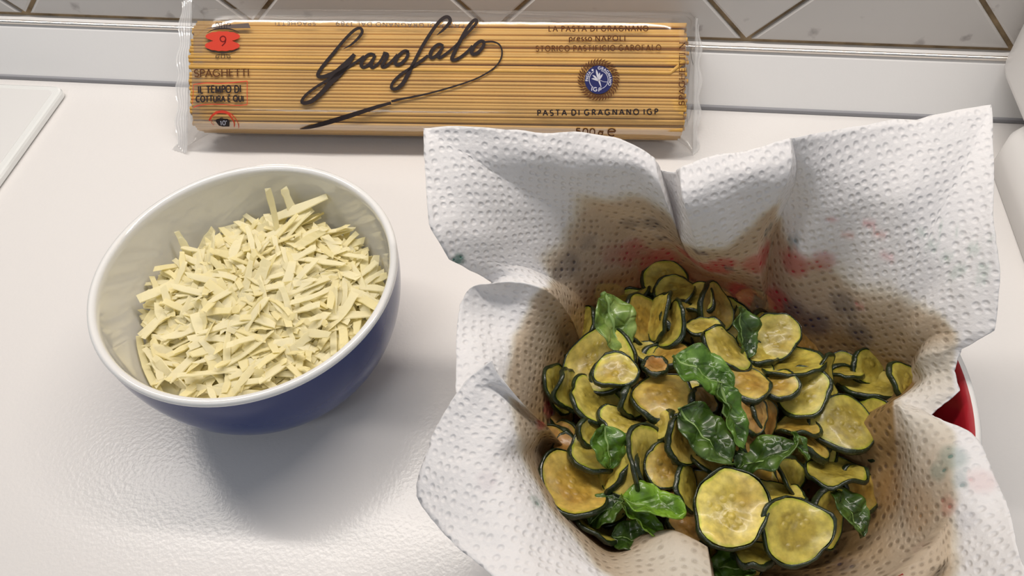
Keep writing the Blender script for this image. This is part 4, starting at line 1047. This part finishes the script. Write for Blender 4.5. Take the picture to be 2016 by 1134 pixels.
for i in range(62):
    a = rz.uniform(0, 6.28); q = 56 * math.sqrt(rz.random()); x, y = RC[0] + q * math.cos(a), RC[1] - 4 + q * math.sin(a)
    zz = heap_z(x, y) - rz.uniform(4, 12); zz = max(zz, r_wall_z(q + 12) + 4)
    X = np.array([x, y, zz]); pxx, pyy = proj(X)
    slice_thing(float(pxx), float(pyy), rz.uniform(42, 60), rz.uniform(.55, .95), rz.uniform(0, 180), 0, rz.choice('yygpb'), 'zucchini slice buried lower in the pile, mostly covered by others', 500 + i, curl=rz.uniform(-.1, .1), zabs=zz)

def leaf_material(name, col, light):
    m, nt, b = mat(name); L = nt.links.new
    tc = N(nt, 'ShaderNodeTexCoord'); nz = N(nt, 'ShaderNodeTexNoise'); nz.inputs['Scale'].default_value = 130; nz.inputs['Detail'].default_value = 5; L(tc.outputs['Object'], nz.inputs[0])
    r = N(nt, 'ShaderNodeValToRGB'); r.color_ramp.elements[0].position = .36; r.color_ramp.elements[0].color = (*[c * .45 for c in col], 1); r.color_ramp.elements[1].position = .68; r.color_ramp.elements[1].color = (*light, 1)
    q = r.color_ramp.elements.new(.5); q.color = (*col, 1)
    L(nz.outputs[0], r.inputs[0]); L(r.outputs[0], b.inputs['Base Color'])
    b.inputs['Roughness'].default_value = .34; b.inputs['Coat Weight'].default_value = .25; b.inputs['Coat Roughness'].default_value = .1
    vo = N(nt, 'ShaderNodeTexVoronoi', feature='DISTANCE_TO_EDGE'); vo.inputs['Scale'].default_value = 150; L(tc.outputs['Object'], vo.inputs['Vector'])
    mr = N(nt, 'ShaderNodeMapRange'); mr.inputs['From Max'].default_value = .12; L(vo.outputs['Distance'], mr.inputs[0])
    bp = N(nt, 'ShaderNodeBump'); bp.inputs['Strength'].default_value = .5; bp.inputs['Distance'].default_value = .0008; L(mr.outputs[0], bp.inputs['Height']); L(bp.outputs[0], b.inputs['Normal'])
    return m
LM = {'d': leaf_material('basil_dark', (.034, .075, .008), (.085, .155, .022)), 'm': leaf_material('basil_mid', (.062, .145, .011), (.14, .27, .04)), 'l': leaf_material('basil_light', (.12, .25, .012), (.22, .40, .03)), 'p': leaf_material('basil_pale', (.15, .25, .04), (.30, .40, .11))}
M['midrib'] = plain('basil_midrib', (.24, .36, .11), rough=.4)
def leaf(px, py, a, ratio, th, lay, fold, bend, style, label, seed, wid=.62, rib=.5, half=False):
    r = random.Random(seed); z = 38.
    for _ in range(4):
        X = P(px, py, z); z = heap_z(X[0], X[1]) + lay * 1.7
    X = P(px, py, z); R = a * depth(X) / F_PX
    c = CPOS - X; c /= np.linalg.norm(c); t = math.radians(th)
    mj = CR * math.cos(t) - CU * math.sin(t); mj -= c * (mj @ c); mj /= np.linalg.norm(mj); e = np.cross(c, mj)
    T = math.acos(ratio); n1, n2 = math.cos(T) * c + math.sin(T) * e, math.cos(T) * c - math.sin(T) * e; n = n1 if n1[2] > n2[2] else n2; mn = np.cross(n, mj)
    root = empty('basil_leaf', X, label, 'basil leaf', 'wilted basil leaves among the zucchini')
    root.matrix_world = Matrix(((mj[0], mn[0], n[0], X[0] * MM), (mj[1], mn[1], n[1], X[1] * MM), (mj[2], mn[2], n[2], X[2] * MM), (0, 0, 0, 1)))
    nu, nv = 22, 15; v = []
    def pos(u, s):
        wd = R * wid * (max(0, 1 - abs(u) ** 2.3) ** .62) * (1.12 - .22 * u) + .15
        x = u * R; y = s * wd
        fo = fold * (abs(s) ** 1.3) * wd * (1 if not half or s < 0 else 1.6)
        y *= math.cos(min(1.2, abs(fold) * .75))
        zz = fo + bend * R * u * u + .10 * R * math.sin(5 * u + seed) * s + R * .16 * fbm((u * 2.2 + seed, s * 1.6, 0), 1.0) + .05 * R * math.sin(9 * u + 2 * s + seed)
        zz += -.05 * R * math.exp(-(s / .08) ** 2)
        return np.array([x, y, zz])
    for i in range(nu):
        for j in range(nv): v.append(pos(-1 + 2 * i / (nu - 1), -1 + 2 * j / (nv - 1)))
    o = obj('blade', v, grid_faces(nu, nv), LM[style], root); s_ = o.modifiers.new('thickness', 'SOLIDIFY'); s_.thickness = .00035; s_.offset = 0
    pts = [pos(u, 0) + np.array([0, 0, .12]) for u in np.linspace(-1.04, .85, 14)]
    vv, ff = tube(pts, [rib * (1 - .75 * k / 13) for k in range(14)], 7); obj('midrib', vv, ff, M['midrib'], root)
    return root
LV = [
 (1208,640,64,.80,72,8,.25,.05,'p','pale green basil leaf with thick midrib pointing at the big pale slice',.66,1.3),
 (1460,655,50,.66,84,6,.5,.05,'d','small dark basil leaf left of the nearly square slice',.6,.5),
 (1385,735,66,.80,32,8,.35,-.10,'m','large shiny basil leaf across the middle of the pile',.62,.6),
 (1436,820,66,.55,72,7,.5,.05,'m','narrow folded basil leaf hanging down from the large shiny one',.42,.9),
 (1388,862,72,.78,48,6,.3,.05,'d','torn dark basil leaf in the centre of the pile',.62,.7),
 (1515,900,68,.72,-22,5,.35,.08,'d','dark basil leaf with a lighter turned-up edge right of centre',.55,.5),
 (1572,880,30,.6,60,7,.6,.15,'m','turned-up bright edge of basil beside the dark centre leaf',.5,.3),
 (1197,880,42,.86,80,7,.2,-.1,'m','small square looking basil leaf on the left slices',.85,.7),
 (1285,1000,64,.72,14,8,.55,.10,'l','bright green folded basil leaf at the left front',.6,.6),
 (1262,1028,50,.66,40,6,.6,.10,'l','lower fold of bright basil just under the bright green leaf',.5,.5),
 (1250,1062,46,.78,10,3,.3,-.10,'d','dark basil leaf under the bright green one at the front',.75,.5),
 (1192,1005,42,.78,-35,4,.3,-.15,'d','dark basil leaf half under the big golden oval slice',.75,.5),
 (1672,1006,52,.70,58,3,.4,-.10,'d','dark crumpled basil leaf at the right front on oily paper',.6,.5),
 (1440,1118,46,.80,5,2,.2,-.05,'m','basil leaf cut by the lower border of the picture',.7,.5),
]
for i, (px, py, a, ra, th, la, fo, be, st, lb, wd, rb) in enumerate(LV): leaf(px, py, a, ra, th, la, fo, be, st, lb, 40 + i, wd, rb)
